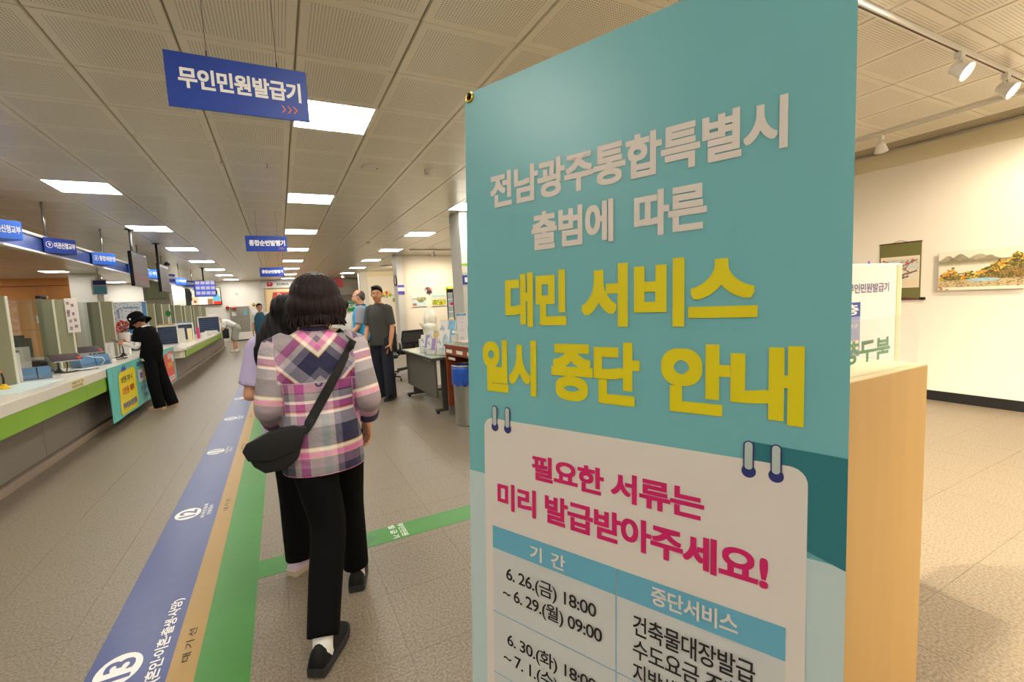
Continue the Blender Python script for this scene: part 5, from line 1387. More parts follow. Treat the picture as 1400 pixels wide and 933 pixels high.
def hand(skin, fing, w, d, thumb, s, curl=.5, spread=.12):
    """palm into skin, fingers into fing. w wrist, d hand direction, thumb = thumb-side direction"""
    w = np.array(w, float); d = np.array(d, float); d /= np.linalg.norm(d)
    th = np.array(thumb, float); th -= d*d.dot(th); th /= np.linalg.norm(th); nrm = np.cross(th, d)   # towards back or palm
    if getattr(hand, 'flip', 1) < 0: nrm = -nrm
    limb(skin, [w - d*.03*s, w, w + d*.035*s, w + d*.075*s], [(.026*s, .019*s), (.025*s, .017*s), (.037*s, .016*s), (.039*s, .014*s)], side=th)
    for i, (off, L) in enumerate(((.030, .068), (.010, .077), (-.010, .072), (-.029, .056))):
        b = w + d*.078*s + th*off*s; dirn = d + th*spread*off/.03; dirn /= np.linalg.norm(dirn)
        P = [b - dirn*.02*s, b]; a = 0; p = b.copy(); dd = dirn
        for seg in (.45, .32, .23):
            a += curl*(1 + .1*i) * .7; dd = dirn*math.cos(a) + nrm*math.sin(a); p = p + dd*L*s*seg; P.append(p.copy())
        limb(fing, P, [.0092*s, .0092*s, .0086*s, .0078*s, .0066*s], n=8, k=2)
    b = w + d*.025*s + th*.026*s; t1 = th*.75 + d*.75 + nrm*.35; t1 /= np.linalg.norm(t1)
    limb(fing, [b - t1*.012*s, b + t1*.02*s, b + t1*.045*s, b + t1*.058*s + nrm*.010*s + d*.008*s], [.013*s, .0115*s, .010*s, .0078*s], n=8, k=2)

def person(lab, loc, yaw, hgt, J=None, skin='skin', head_yaw=0, head_pitch=0, vox=.011, hands=(.45, .45), handdir=None, thumbs=None, grp=None):
    """joints in the person's own frame: x right, y forward, z up, given for a 1.70 m body"""
    s = hgt / 1.70
    D = dict(pel=(0, 0, .93), waist=(0, 0, 1.06), chest=(0, 0, 1.28), nb=(0, -.005, 1.43), head=(0, .025, 1.585),
             shL=(-.165, 0, 1.385), shR=(.165, 0, 1.385), elL=(-.215, -.02, 1.10), elR=(.215, -.02, 1.10), wrL=(-.225, .05, .86), wrR=(.225, .05, .86),
             hiL=(-.085, 0, .90), hiR=(.085, 0, .90), knL=(-.095, .02, .49), knR=(.095, .02, .49), anL=(-.10, -.03, .085), anR=(.10, -.03, .085))
    if J: D.update(J)
    j = {k: np.array(v, float)*s for k, v in D.items()}
    root = thing('person', lab, 'person', loc, yaw, group=grp)
    j['s'] = s; j['root'] = root; j['skin'] = skin
    b = MB(); fg = MB()
    limb(b, [j['hiL']*.5 + j['hiR']*.5 - [0, 0, .03*s], j['pel'], j['waist'], j['chest'], j['chest']*.35 + j['nb']*.65, j['nb']], [(.12*s, .085*s), (.145*s, .095*s), (.125*s, .09*s), (.15*s, .10*s), (.12*s, .07*s), (.058*s, .058*s)], side=(1, 0, 0), n=18)
    Rh = rotz(head_yaw) @ rotx(head_pitch); hc = j['head']; j['Rh'] = Rh
    def hp(x, y, z): return hc + Rh @ (np.array([x, y, z])*s)
    j['hp'] = hp
    limb(b, [j['nb'] - [0, 0, .03*s], (j['nb'] + hp(0, -.02, -.08))/2, hp(0, -.02, -.06)], [.058*s, .052*s, .052*s])
    for S_ in ('L', 'R'):
        limb(b, [j['sh'+S_]*.75 + j['chest']*.25, j['sh'+S_], j['sh'+S_]*.5 + j['el'+S_]*.5, j['el'+S_]], [.058*s, .055*s, .047*s, .038*s])
        limb(b, [j['el'+S_], j['el'+S_]*.65 + j['wr'+S_]*.35, j['wr'+S_]], [.038*s, .038*s, .026*s])
        limb(b, [j['hi'+S_], j['hi'+S_]*.5 + j['kn'+S_]*.5, j['kn'+S_]], [.088*s, .078*s, .056*s])
        limb(b, [j['kn'+S_], j['kn'+S_]*.65 + j['an'+S_]*.35, j['an'+S_]], [.055*s, .052*s, .036*s])
        d = j['wr'+S_] - j['el'+S_]
        if handdir and handdir.get(S_) is not None: d = np.array(handdir[S_], float)
        sg_ = -1 if S_ == 'L' else 1
        th = np.array((thumbs or {}).get(S_, (-sg_*.3, 1, .2)), float)
        hand.flip = sg_ * 1
        hand(b, fg, j['wr'+S_], d, th, s, curl=hands[0 if S_ == 'L' else 1])
    # head
    ell(b, hp(0, -.012, .030), np.array((.077, .094, .092))*s, Rh); ell(b, hp(0, .022, -.030), np.array((.064, .072, .078))*s, Rh)
    ell(b, hp(0, .052, -.088), np.array((.032, .030, .026))*s, Rh); ell(b, hp(0, .066, .028), np.array((.052, .026, .014))*s, Rh)
    limb(b, [hp(0, .088, .016), hp(0, .102, -.010), hp(0, .104, -.026)], [.010*s, .012*s, .016*s], n=8)
    for e in (-1, 1): ell(b, hp(e*.079, -.004, -.004), np.array((.010, .022, .033))*s, Rh @ rotz(-e*.3), 10, 8); ell(b, hp(e*.036, .066, -.028), np.array((.022, .018, .018))*s, Rh, 10, 8)
    solid('body', b, skin, root, vox*max(s, .6), 4, fg)
    # face details as parts
    for e in (-1, 1):
        m_ = MB(); ell(m_, hp(e*.031, .0795, .006), np.array((.0135, .0065, .0046))*s, Rh, 10, 6); eye = mk('eye', m_, MM('eye_white', rgb(206, 192, 182), .4), root, smooth=True)
        m_ = MB(); ell(m_, hp(e*.031, .0845, .006), np.array((.0060, .003, .0046))*s, Rh, 8, 6); mk('iris', m_, 'blackgloss', eye, smooth=True)
        m_ = MB(); limb(m_, [hp(e*.014, .091, .024), hp(e*.030, .090, .029), hp(e*.048, .078, .024)], [.0035*s, .0042*s, .003*s], n=6, k=2); mk('eyebrow', m_, 'hair_black', root, smooth=True)
    m_ = MB(); limb(m_, [hp(-.024, .080, -.057), hp(0, .0925, -.054), hp(.024, .080, -.057)], [.003*s, .0065*s, .003*s], n=8, k=3); mk('lips', m_, MM('lips', rgb(160, 92, 78), .5), root, smooth=True)
    return root, j
def torso_rings(j, z0w, w=(.18, .19, .16, .18, .19, .155, .085), dp=(.125, .13, .115, .125, .125, .095, .07)):
    s = j['s']; p, wa, c, nb = j['pel'], j['waist'], j['chest'], j['nb']
    P = [p + (p - wa)*z0w, p, wa, wa*.5 + c*.5, c, c*.30 + nb*.70 , nb + (nb-c)*.10]
    return P, [(w[i]*s, dp[i]*s) for i in range(7)]
def shirt(name, j, m, hem=.5, w=None, dp=None, sleeve=.75, sr=(.068, .066, .060), to_wrist=None, voxel=.009, wr=(.055, .048)):
    s = j['s']; b = MB(); kw = {}
    if w: kw['w'] = w
    if dp: kw['dp'] = dp
    P, R = torso_rings(j, hem, **kw)
    limb(b, P, R, side=(1, 0, 0), n=26, cap=False)
    for S_ in ('L', 'R'):
        sh, el, wr_ = j['sh'+S_], j['el'+S_], j['wr'+S_]
        if to_wrist is None:
            e = sh + (el - sh)*sleeve; limb(b, [sh*.75 + j['chest']*.25, sh, sh*.5 + e*.5, e], [sr[0]*s, sr[0]*s, sr[1]*s, sr[2]*s], n=16, cap=False)
        else:
            e = el + (wr_ - el)*to_wrist; limb(b, [sh*.75 + j['chest']*.25, sh, sh*.5 + el*.5, el, el*.5 + e*.5, e], [sr[0]*s, sr[0]*s, sr[1]*s, sr[2]*s, wr[0]*s, wr[1]*s], n=16, cap=False)
    return solid(name, b, m, j['root'], voxel*max(s, .8), 5)
def trousers(j, m, thigh=.098, knee=.078, hem=.070, end=.0, voxel=.010, name='trousers', top=.3):
    s = j['s']; b = MB()
    limb(b, [j['hiL']*.5 + j['hiR']*.5 - [0, 0, .085*s], j['hiL']*.5 + j['hiR']*.5 - [0, 0, .02*s], j['pel'], j['pel']*(1-top) + j['waist']*top, j['waist']], [(.13*s, .115*s), (.165*s, .13*s), (.176*s, .132*s), (.162*s, .122*s), (.145*s, .11*s)], side=(1, 0, 0), n=20, cap=False)
    for S_ in ('L', 'R'):
        h, k, a = j['hi'+S_], j['kn'+S_], j['an'+S_]; e = a + (a - k)*end
        limb(b, [h + [0, 0, .03*s], h*.5 + k*.5, k, k*.5 + e*.5, e], [thigh*s, (thigh*.92)*s, knee*s, (knee*.5 + hem*.5)*s, hem*s], n=16, cap=False)
    return solid(name, b, m, j['root'], voxel*max(s, .8), 5)
def shoe(j, S_, yaw, m, sole, L=.255, pitch=0.0, floor_z=0.0, sock=None, lab=None):
    """one shoe under the ankle; heel behind, toe along yaw (person frame, 0 = forward)"""
    s = j['s']; a = j['an'+S_]; root = j['root']; L = L*s
    Rm = rotz(yaw) @ rotx(-pitch)
    base = np.array([a[0], a[1], max(a[2] - .085*s, floor_z) if pitch == 0 else a[2] - .085*s])
    def q(p): return tuple(base + Rm @ np.array(p))
    b = MB(); y0 = -.075*s
    prof = [(0, .034, .070), (.08, .041, .088), (.30, .044, .090), (.42, .045, .070), (.6, .049, .052), (.8, .047, .042), (.94, .036, .030), (1.0, .018, .016)]
    V = []; F = []; n = 16
    for t, w, h in prof:
        for k in range(n):
            an = 2*math.pi*k/n; x = w*s*math.cos(an); z = .024*s + h*s*max(math.sin(an), -.12)
            V.append((x, y0 + L*t, z))
    for i in range(len(prof)-1):
        for k in range(n): F.append((i*n+k, i*n+(k+1)%n, (i+1)*n+(k+1)%n, (i+1)*n+k))
    F.append(tuple(range(n-1, -1, -1))); F.append(tuple((len(prof)-1)*n+k for k in range(n)))
    up = mk('shoe', MB().add([q(v) for v in V], F), m, root, smooth=True)
    out = [(w*s*1.06, y0 - .004 + (L+.008)*t) for t, w, h in prof]; poly = [(x, y) for x, y in out] + [(0, y0 + L + .008)] + [(-x, y) for x, y in reversed(out)]
    n = len(poly); V = [q((x, y, .0)) for x, y in poly] + [q((x, y, .034*s)) for x, y in poly]
    mk('sole', MB().add(V, [tuple(range(n-1, -1, -1)), tuple(range(n, 2*n))] + [(i, (i+1)%n, n+(i+1)%n, n+i) for i in range(n)]), sole, up)
    if sock:
        b = MB(); k = j['kn'+S_]; limb(b, [a - [0, 0, .04*s], a, a + (k-a)*.25], [.043*s, .042*s, .046*s], n=14); mk('sock', b, sock, root, smooth=True)
    return up
def short_hair(j, m, bald=False):
    s = j['s']; hp = j['hp']; Rh = j['Rh']; b = MB()
    if not bald:
        ell(b, hp(0, -.024, .056), np.array((.084, .096, .088))*s, Rh); ell(b, hp(0, -.062, -.005), np.array((.070, .048, .07))*s, Rh); ell(b, hp(.012, .040, .104), np.array((.062, .048, .030))*s, Rh)
        for e in (-1, 1): ell(b, hp(e*.074, -.022, .030), np.array((.012, .034, .046))*s, Rh)
    else:
        ell(b, hp(0, -.040, .030), np.array((.080, .072, .078))*s, Rh); ell(b, hp(0, -.062, -.01), np.array((.066, .046, .06))*s, Rh)
        for e in (-1, 1): ell(b, hp(e*.072, -.010, .020), np.array((.012, .038, .040))*s, Rh)
    return solid('hair', b, m, j['root'], .008, 2)

# ---- the woman in the plaid shirt (largest figure, seen from behind, walking away)
def plaid_mat():
    m = bpy.data.materials.new('plaid cotton'); m.use_nodes = True; nt = m.node_tree; b = nt.nodes['Principled BSDF']
    b.inputs['Roughness'].default_value = .85; b.inputs['Sheen Weight'].default_value = .15
    def ramp(attr, stops, period):
        a = nt.nodes.new('ShaderNodeAttribute'); a.attribute_name = attr
        d = nt.nodes.new('ShaderNodeMath'); d.operation = 'DIVIDE'; nt.links.new(a.outputs['Fac'], d.inputs[0]); d.inputs[1].default_value = period
        ad = nt.nodes.new('ShaderNodeMath'); ad.operation = 'ADD'; nt.links.new(d.outputs[0], ad.inputs[0]); ad.inputs[1].default_value = 50.0
        f = nt.nodes.new('ShaderNodeMath'); f.operation = 'FRACT'; nt.links.new(ad.outputs[0], f.inputs[0])
        r = nt.nodes.new('ShaderNodeValToRGB'); r.color_ramp.interpolation = 'CONSTANT'; e = r.color_ramp.elements
        while len(e) > 1: e.remove(e[-1])
        e[0].position = 0; e[0].color = rgb(*stops[0][1])
        for p, c in stops[1:]: x = e.new(p); x.color = rgb(*c)
        nt.links.new(f.outputs[0], r.inputs['Fac']); return r.outputs['Color']
    navy, pink, mag, crm, gry, mint, prp, yel_, org = (34, 32, 66), (230, 120, 184), (166, 66, 136), (242, 228, 222), (136, 130, 144), (208, 222, 218), (112, 84, 112), (222, 186, 90), (216, 92, 80)
    # v runs downwards from the yoke seam
    Hc = ramp('pv', [(0, mag), (.10, navy), (.112, gry), (.19, crm), (.22, mag), (.29, navy), (.30, org), (.315, crm), (.345, gry), (.47, navy), (.68, yel_), (.695, crm), (.725, yel_), (.735, pink), (.79, yel_), (.80, prp), (.90, navy), (.985, pink)], .405)
    Vc = ramp('pu', [(0, crm), (.09, mint), (.20, crm), (.27, gry), (.36, navy), (.52, navy), (.60, gry), (.70, crm), (.78, pink), (.90, crm)], .30)
    mx = nt.nodes.new('ShaderNodeMix'); mx.data_type = 'RGBA'; mx.inputs['Factor'].default_value = .33
    nt.links.new(Hc, mx.inputs['A']); nt.links.new(Vc, mx.inputs['B']); nt.links.new(mx.outputs['Result'], b.inputs['Base Color'])
    tc = nt.nodes.new('ShaderNodeTexCoord'); n = nt.nodes.new('ShaderNodeTexNoise'); n.inputs['Scale'].default_value = 14; n.inputs['Detail'].default_value = 2
    mp = nt.nodes.new('ShaderNodeMapping'); mp.inputs['Scale'].default_value = (1, 1, 1.6); nt.links.new(tc.outputs['Object'], mp.inputs['Vector']); nt.links.new(mp.outputs[0], n.inputs['Vector'])
    bp = nt.nodes.new('ShaderNodeBump'); bp.inputs['Strength'].default_value = .45; bp.inputs['Distance'].default_value = .02; nt.links.new(n.outputs['Fac'], bp.inputs['Height']); nt.links.new(bp.outputs['Normal'], b.inputs['Normal'])
    return m
M['plaid'] = plaid_mat()
PW = (0.125, 2.20, 0)
k = 1.70/1.54
root, j = person('woman in a pink, navy and white plaid shirt walking away with a black shoulder bag', PW, math.radians(-2), 1.54,
    dict(pel=(0, .0, .95), waist=(0, 0, 1.07), chest=(0, .0, 1.27), nb=(0.005, .0, 1.425), head=(.025, .045, 1.575),
         shL=(-.165, -.01, 1.36), shR=(.175, -.01, 1.355), elL=(-.225, -.03, 1.09), elR=(.232, -.05, 1.08), wrL=(-.205, .14, .955), wrR=(.225, .05, .93),
         hiL=(-.07, 0, .90), hiR=(.09, 0, .90), knL=(-.012, -.10, .49), knR=(.10, .13, .49), anL=(-.082, -.395, .095), anR=(.115, .135, .085)),
    vox=.008, hands=(1.0, .5), handdir={'L': (.35, .2, -.8), 'R': (-.05, .25, -.9)}, thumbs={'L': (.6, .5, .1), 'R': (-.5, .9, 0)})
s = j['s']
shp = shirt('plaid_shirt', j, 'plaid', hem=1.68, w=(.193, .190, .174, .186, .195, .155, .075), dp=(.150, .148, .125, .13, .125, .098, .062), to_wrist=.55, sr=(.074, .068, .061), wr=(.055, .052), voxel=.007)
me = shp.data; co = np.array([v.co[:] for v in me.vertices])
pu = co[:, 0].copy() + .03; pv = 1.085*np.ones(len(co)) - co[:, 2]
SEAM = 1.085
pv = SEAM - co[:, 2]
for S_, sg_ in (('L', -1), ('R', 1)):
    a, e, w_ = j['sh'+S_], j['el'+S_], j['wr'+S_]
    def segd(p0, p1):
        d = p1 - p0; t = np.clip(((co - p0) @ d)/d.dot(d), 0, 1); return np.linalg.norm(co - p0 - t[:, None]*d, axis=1), t
    d1, t1 = segd(a + (e-a)*.12, e); d2, t2 = segd(e, w_)
    arm = (np.minimum(d1, d2) < .088*s) & (sg_*co[:, 0] > .155*s - np.maximum(0, (co[:, 2] - 1.2))*0)
    L1 = np.linalg.norm(e-a); v = np.where(d1 < d2, t1*L1, L1 + t2*np.linalg.norm(w_-e))
    pv = np.where(arm, v*1.06 + .072, pv)
    ang = np.arctan2(co[:, 1] - a[1], sg_*(co[:, 0] - a[0]))
    pu = np.where(arm, .02 + .03*ang, pu)
yoke = (co[:, 2] > SEAM) & (np.abs(co[:, 0]) < .15*s + .02) & (co[:, 1] < .03)
pu = np.where(yoke, .75*(np.abs(co[:, 0]-.01) + (co[:, 2]-SEAM)) + .06, pu); pv = np.where(yoke, .75*((co[:, 2]-SEAM) - np.abs(co[:, 0]-.01)) + .20, pv)
for nm_, arr in (('pu', pu), ('pv', pv)):
    at = me.attributes.new(nm_, 'FLOAT', 'POINT'); at.data.foreach_set('value', arr.astype(np.float32))
MM('navy_cloth', rgb(52, 48, 80), .85)
b = MB(); limb(b, [j['nb'] + np.array([0, 0, -.012]), j['nb'] + np.array([0, .002, .028])], [(.078*s, .070*s), (.066*s, .060*s)], side=(1, 0, 0), n=24, cap=False); mk('collar', b, 'navy_cloth', shp, smooth=True)
b = MB(); e, w_ = j['elR'], j['wrR']; c0 = e + (w_-e)*.50; c1_ = e + (w_-e)*.72; limb(b, [c0, c1_], [.057*s, .055*s], n=18, cap=False); mk('cuff', b, 'navy_cloth', shp, smooth=True)
b = MB(); e, w_ = j['elL'], j['wrL']; c0 = e + (w_-e)*.50; c1_ = e + (w_-e)*.72; limb(b, [c0, c1_], [.057*s, .055*s], n=18, cap=False); cf = mk('cuff', b, MM('purple_cloth', rgb(96, 70, 92), .85), shp, smooth=True)
b = MB(); b.tube([(-.012, -.146*s, SEAM-.002), (-.006, -.152*s, SEAM-.012), (.008, -.152*s, SEAM-.012), (.014, -.146*s, SEAM-.002)], .004, 6); mk('locker_loop', b, 'navy_cloth', shp)
trousers(j, 'cloth_black', thigh=.106, knee=.084, hem=.068, end=-.05, voxel=.008)
shoe(j, 'L', math.radians(-28), 'shoe_black', 'shoe_sole', L=.275, sock='ink_white'); shoe(j, 'R', math.radians(-10), 'shoe_black', 'shoe_sole', L=.275, sock='ink_white')
# bob hair
hp = j['hp']; Rh = j['Rh']; b = MB()
ell(b, hp(0, -.025, .035), np.array((.118, .122, .112))*s, Rh, 24, 16); ell(b, hp(0, -.042, -.020), np.array((.140, .105, .095))*s, Rh, 24, 16)
ell(b, hp(-.080, .0, -.045), np.array((.064, .075, .075))*s, Rh); ell(b, hp(.080, .0, -.045), np.array((.064, .075, .075))*s, Rh); ell(b, hp(0, -.060, -.062), np.array((.124, .064, .052))*s, Rh)
ell(b, hp(0, .06, .085), np.array((.07, .04, .035))*s, Rh)
hb_ = solid('hair', b, 'hair_brown', root, .007, 3)
co = np.array([v.co[:] for v in hb_.data.vertices]); nr = np.array([v.normal[:] for v in hb_.data.vertices]); hcn = j['head']
ang = np.arctan2(co[:, 0]-hcn[0], -(co[:, 1]-hcn[1])); low = np.clip((hcn[2] + .02 - co[:, 2])/.15, 0, 1)
disp = (.0012 + .002*low)*np.sin(ang*31 + 2*np.sin(co[:, 2]*14)) + .0012*np.sin(ang*67 + co[:, 2]*20)
hb_.data.vertices.foreach_set('co', (co + nr*disp[:, None]).ravel()); hb_.data.update()
# wisps at the lower edge of the bob
wsp = MB()
for i in range(150):
    a = -2.2 + 4.4*i/149 + random.uniform(-.03, .03); rr_ = .118*s
    p = np.array(hp(0, -.03, -.062)) + np.array([rr_*math.sin(a)*1.0, -rr_*math.cos(a)*.85, random.uniform(-.01, .02)])
    out_ = np.array([math.sin(a), -math.cos(a), 0]); fl = random.uniform(-.01, .025)
    limb(wsp, [p, p + out_*.004 - [0, 0, .022], p + out_*fl*.7 - [0, 0, .038 + random.uniform(0, .012)]], [.0055, .0045, .0015], n=5, k=2)
wo = mk('hair_tips', wsp, 'hair_brown', hb_, smooth=True); wo['kind'] = 'stuff'
# black shoulder bag with a wide strap (carried: a thing of its own)
bag = thing('shoulder_bag', 'black crossbody bag hanging at the plaid-shirted woman\'s left hip', 'bag', (PW[0] - .185, PW[1] - .07, .725), math.radians(-10))
MM('bag_black', rgb(20, 20, 22), .7, bump=.4, bscale=16)
bm_ = MB(); poly = [(-.115, .10), (-.085, .035), (-.045, .0), (.035, .005), (.085, .045), (.105, .115), (.125, .175), (.075, .185), (-.02, .165), (-.10, .13)]
bm_.extr([(x, -.045, z) for x, z in poly], (0, .10, 0)); mk('pouch', bm_, 'bag_black', bag, .016, True)
bm_ = MB(); poly = [(-.118, .108), (-.10, .065), (-.01, .055), (.10, .09), (.13, .18), (.075, .192), (-.02, .172), (-.10, .14)]
bm_.extr([(x, -.052, z) for x, z in poly], (0, .012, 0)); mk('flap', bm_, 'bag_black', bag, .005, True)
bw = bag.matrix_basis.inverted()
dg = bpy.context.evaluated_depsgraph_get(); dg.update()
tree = BVHTree.FromObject(shp, dg); rootm = root.matrix_basis
def onbody(x, z, side):
    """world point just off the shirt, seen from behind (-1) or in front (1)"""
    o_ = rootm.inverted() @ Vector((x, PW[1] + side*1.0, z)); h_ = tree.ray_cast(o_, Vector((0, -side, 0)))[0]
    if h_ is None: return None
    return rootm @ (h_ + Vector((0, side*.007, 0)))
def ribbon(pts, w, name):
    V = []; F = []; P_ = [Vector(p) for p in pts]
    for i, p in enumerate(P_):
        t_ = (P_[min(i+1, len(P_)-1)] - P_[max(i-1, 0)]).normalized(); nn = Vector((p.x - PW[0], (p.y - PW[1])*1.6, .15 if p.z > 1.2 else 0)).normalized()
        sd = t_.cross(nn).normalized()*w/2; nn = sd.cross(t_).normalized()*.002
        for q_ in (p + sd + nn, p - sd + nn, p - sd - nn, p + sd - nn): V.append(bw @ q_)
    for i in range(len(P_)-1):
        for k_ in range(4): F.append((i*4+k_, i*4+(k_+1)%4, (i+1)*4+(k_+1)%4, (i+1)*4+k_))
    F += [(0, 1, 2, 3), ((len(P_)-1)*4+3, (len(P_)-1)*4+2, (len(P_)-1)*4+1, (len(P_)-1)*4)]
    return mk(name, MB().add(V, F), 'bag_black', bag)
sx, sz = PW[0] + .125, j['nb'][2] - .035
back = [];
for i in range(15):
    t_ = i/14; x = sx + (PW[0] - .10 - sx)*t_; z = sz - .01 + (.90 - sz)*t_; p = onbody(x, z, -1)
    if p: back.append(p)
back.append(Vector((PW[0] - .135, PW[1] - .13, .895)))
front = []
for i in range(12):
    t_ = i/11; x = sx + (PW[0] - .15 - sx)*t_; z = sz - .01 + (.95 - sz)*t_; p = onbody(x, z, 1)
    if p: front.append(p)
top_ = Vector((sx, PW[1] + .0, sz + .035))
ribbon(list(reversed(back)) + [top_] + front, .040, 'strap')

# ---- the girl beside her
MM('lavender', rgb(196, 182, 222), .8, bump=.3, bscale=9); MM('sneaker_lilac', rgb(216, 196, 218), .6); MM('sole_beige', rgb(206, 188, 162), .6)
root, j = person('girl with long black hair, lavender T-shirt and black trousers walking left of the plaid-shirted woman', (.022, 2.72, 0), math.radians(-8), 1.50,
    dict(head=(.03, .03, 1.545), nb=(0, 0, 1.40), shL=(-.155, 0, 1.375), shR=(.155, 0, 1.375), elL=(-.225, -.02, 1.09), wrL=(-.09, .17, 1.05), elR=(.22, .0, 1.08), wrR=(.20, .15, .95), hiL=(-.06, 0, .90), knL=(-.03, -.05, .48), anL=(-.022, -.12, .085), knR=(.12, .10, .48), anR=(.14, .17, .085)),
    head_yaw=math.radians(-35), hands=(.7, .5))
shirt('t_shirt', j, 'lavender', hem=.9, w=(.18, .178, .165, .17, .175, .145, .078), sleeve=.80, sr=(.070, .072, .072))
trousers(j, 'cloth_black', thigh=.100, knee=.092, hem=.086, end=.04)
shoe(j, 'L', math.radians(-42), 'sneaker_lilac', 'sole_beige', L=.26); shoe(j, 'R', math.radians(-15), 'sneaker_lilac', 'sole_beige', L=.25)
s = j['s']; hp = j['hp']; Rh = j['Rh']; b = MB()
ell(b, hp(0, -.022, .040), np.array((.098, .104, .100))*s, Rh, 20, 14); ell(b, hp(0, -.055, -.03), np.array((.095, .068, .10))*s, Rh); ell(b, hp(0, .05, .085), np.array((.06, .04, .03))*s, Rh)
h0 = hp(-.02, -.065, -.02)
limb(b, [h0, h0 + np.array([-.05, -.05, -.12]), h0 + np.array([-.065, -.055, -.24]), h0 + np.array([-.06, -.045, -.36])], [(.085*s, .05*s), (.085*s, .045*s), (.066*s, .036*s), (.03*s, .02*s)], side=(1, 0, 0))
gh = solid('hair', b, 'hair_black', root, .007, 3)
co = np.array([v.co[:] for v in gh.data.vertices]); nr = np.array([v.normal[:] for v in gh.data.vertices]); disp = .003*np.sin(co[:, 0]*230 + 2*np.sin(co[:, 2]*15))
gh.data.vertices.foreach_set('co', (co + nr*disp[:, None]).ravel()); gh.data.update()

# ---- man in the dark polo shirt, looking at the camera
MM('polo', rgb(66, 66, 62), .8, bump=.25, bscale=9); MM('jeans_navy', rgb(28, 32, 46), .85, bump=.3, bscale=12)
root, j = person('man in a dark grey polo shirt and navy trousers, looking toward the camera', (1.31, 6.88, 0), math.radians(138), 1.665,
    dict(shL=(-.15, 0, 1.375), shR=(.15, 0, 1.375), elR=(.19, .04, 1.09), wrR=(.17, .16, .90), elL=(-.20, .0, 1.08), wrL=(-.20, .08, .84), anL=(-.14, .06, .085), knL=(-.12, .05, .49), anR=(.11, -.08, .085), knR=(.09, .0, .49)),
    skin='skin_tan', head_yaw=math.radians(20), hands=(.35, .55))
shirt('polo_shirt', j, 'polo', hem=.85, w=(.168, .168, .162, .166, .172, .15, .08), dp=(.13, .135, .13, .128, .122, .095, .068), sleeve=.85, sr=(.068, .068, .066))
trousers(j, 'jeans_navy', thigh=.10, knee=.085, hem=.082, end=.15)
shoe(j, 'L', .1, 'shoe_black', 'shoe_sole', L=.28); shoe(j, 'R', -.2, 'shoe_black', 'shoe_sole', L=.28); short_hair(j, 'hair_black')
s = j['s']; b = MB(); limb(b, [j['nb'] - [0, 0, .015], j['nb'] + [0, .0, .025]], [(.085*s, .080*s), (.068*s, .066*s)], side=(1, 0, 0), n=20, cap=False); mk('collar', b, 'polo', root, smooth=True)
rm = root.matrix_basis
def held(name, lab, cat, j, S_, box, m_, R=None, drop=.10):
    d = j['wr'+S_] - j['el'+S_]; d /= np.linalg.norm(d); p = rm @ Vector(j['wr'+S_] + d*drop)
    t = thing(name, lab, cat, tuple(p), rm.to_euler().z); mk(('sheet' if cat == 'paper' else 'body'), MB().box(*box, R=R, c=(0, 0, 0)), m_, t); return t
held('paper_slip', 'white paper slip in the polo-shirted man\'s hand', 'paper', j, 'R', (-.075, -.001, -.07, .075, .001, .07), 'white', Matrix.Rotation(.5, 3, 'Y') @ Matrix.Rotation(.5, 3, 'X'))
held('mobile_phone', 'dark phone held in the polo-shirted man\'s left hand', 'phone', j, 'L', (-.006, -.035, -.07, .006, .035, .06), 'blackgloss', None)

# ---- man in the light blue vest
MM('vest_blue', rgb(44, 168, 226), .6, bump=.3, bscale=9); MM('grey_sleeve', rgb(150, 150, 162), .8); MM('hair_grey', rgb(82, 72, 68), .5)
root, j = person('man in a bright blue zip vest standing behind the polo-shirted man, facing left', (1.19, 7.75, 0), math.radians(78), 1.655,
    dict(elL=(-.21, .05, 1.10), wrL=(-.17, .20, .95)), skin='skin', head_pitch=-.1)
shirt('grey_shirt', j, 'grey_sleeve', hem=.3, w=(.165, .17, .155, .168, .178, .15, .080), sleeve=.85, sr=(.068, .068, .064))
b = MB(); P, R = torso_rings(j, .55, w=(.20, .198, .190, .192, .190, .150, .082), dp=(.155, .158, .150, .148, .142, .108, .082)); limb(b, P, R, side=(1, 0, 0), n=26, cap=False)
v = solid('vest', b, 'vest_blue', root, .010, 4)
s = j['s']; b = MB(); limb(b, [j['nb'] - [0, 0, .02], j['nb'] + [0, 0, .035]], [(.088*s, .085*s), (.074*s, .074*s)], side=(1, 0, 0), n=20, cap=False); mk('vest_collar', b, 'chair_navy', v, smooth=True)
mk('pocket_zip', MB().box(-.196*s, .04, 1.00*s, -.186*s, .05, 1.12*s, R=Matrix.Rotation(.25, 3, 'X')), 'blackgloss', v)
trousers(j, 'jeans_navy', end=.15, hem=.078); shoe(j, 'L', 0, 'shoe_black', 'shoe_sole'); shoe(j, 'R', 0, 'shoe_black', 'shoe_sole'); short_hair(j, 'hair_grey', True)

# ---- person in a white top seen from behind, beyond the plaid-shirted woman
MM('white_cloth', rgb(232, 230, 224), .85, bump=.3, bscale=9)
root, j = person('person with short black hair and white T-shirt, mostly hidden behind the plaid-shirted woman\'s shoulder', (1.05, 8.7, 0), math.radians(-12), 1.50,
    dict(elR=(.24, .05, 1.12), wrR=(.12, .22, 1.02)), vox=.012)
shirt('t_shirt', j, 'white_cloth', hem=.2, sleeve=.8, sr=(.075, .076, .076)); trousers(j, 'cloth_black'); shoe(j, 'L', 0, 'shoe_black', 'shoe_sole'); shoe(j, 'R', 0, 'shoe_black', 'shoe_sole'); short_hair(j, 'hair_black')

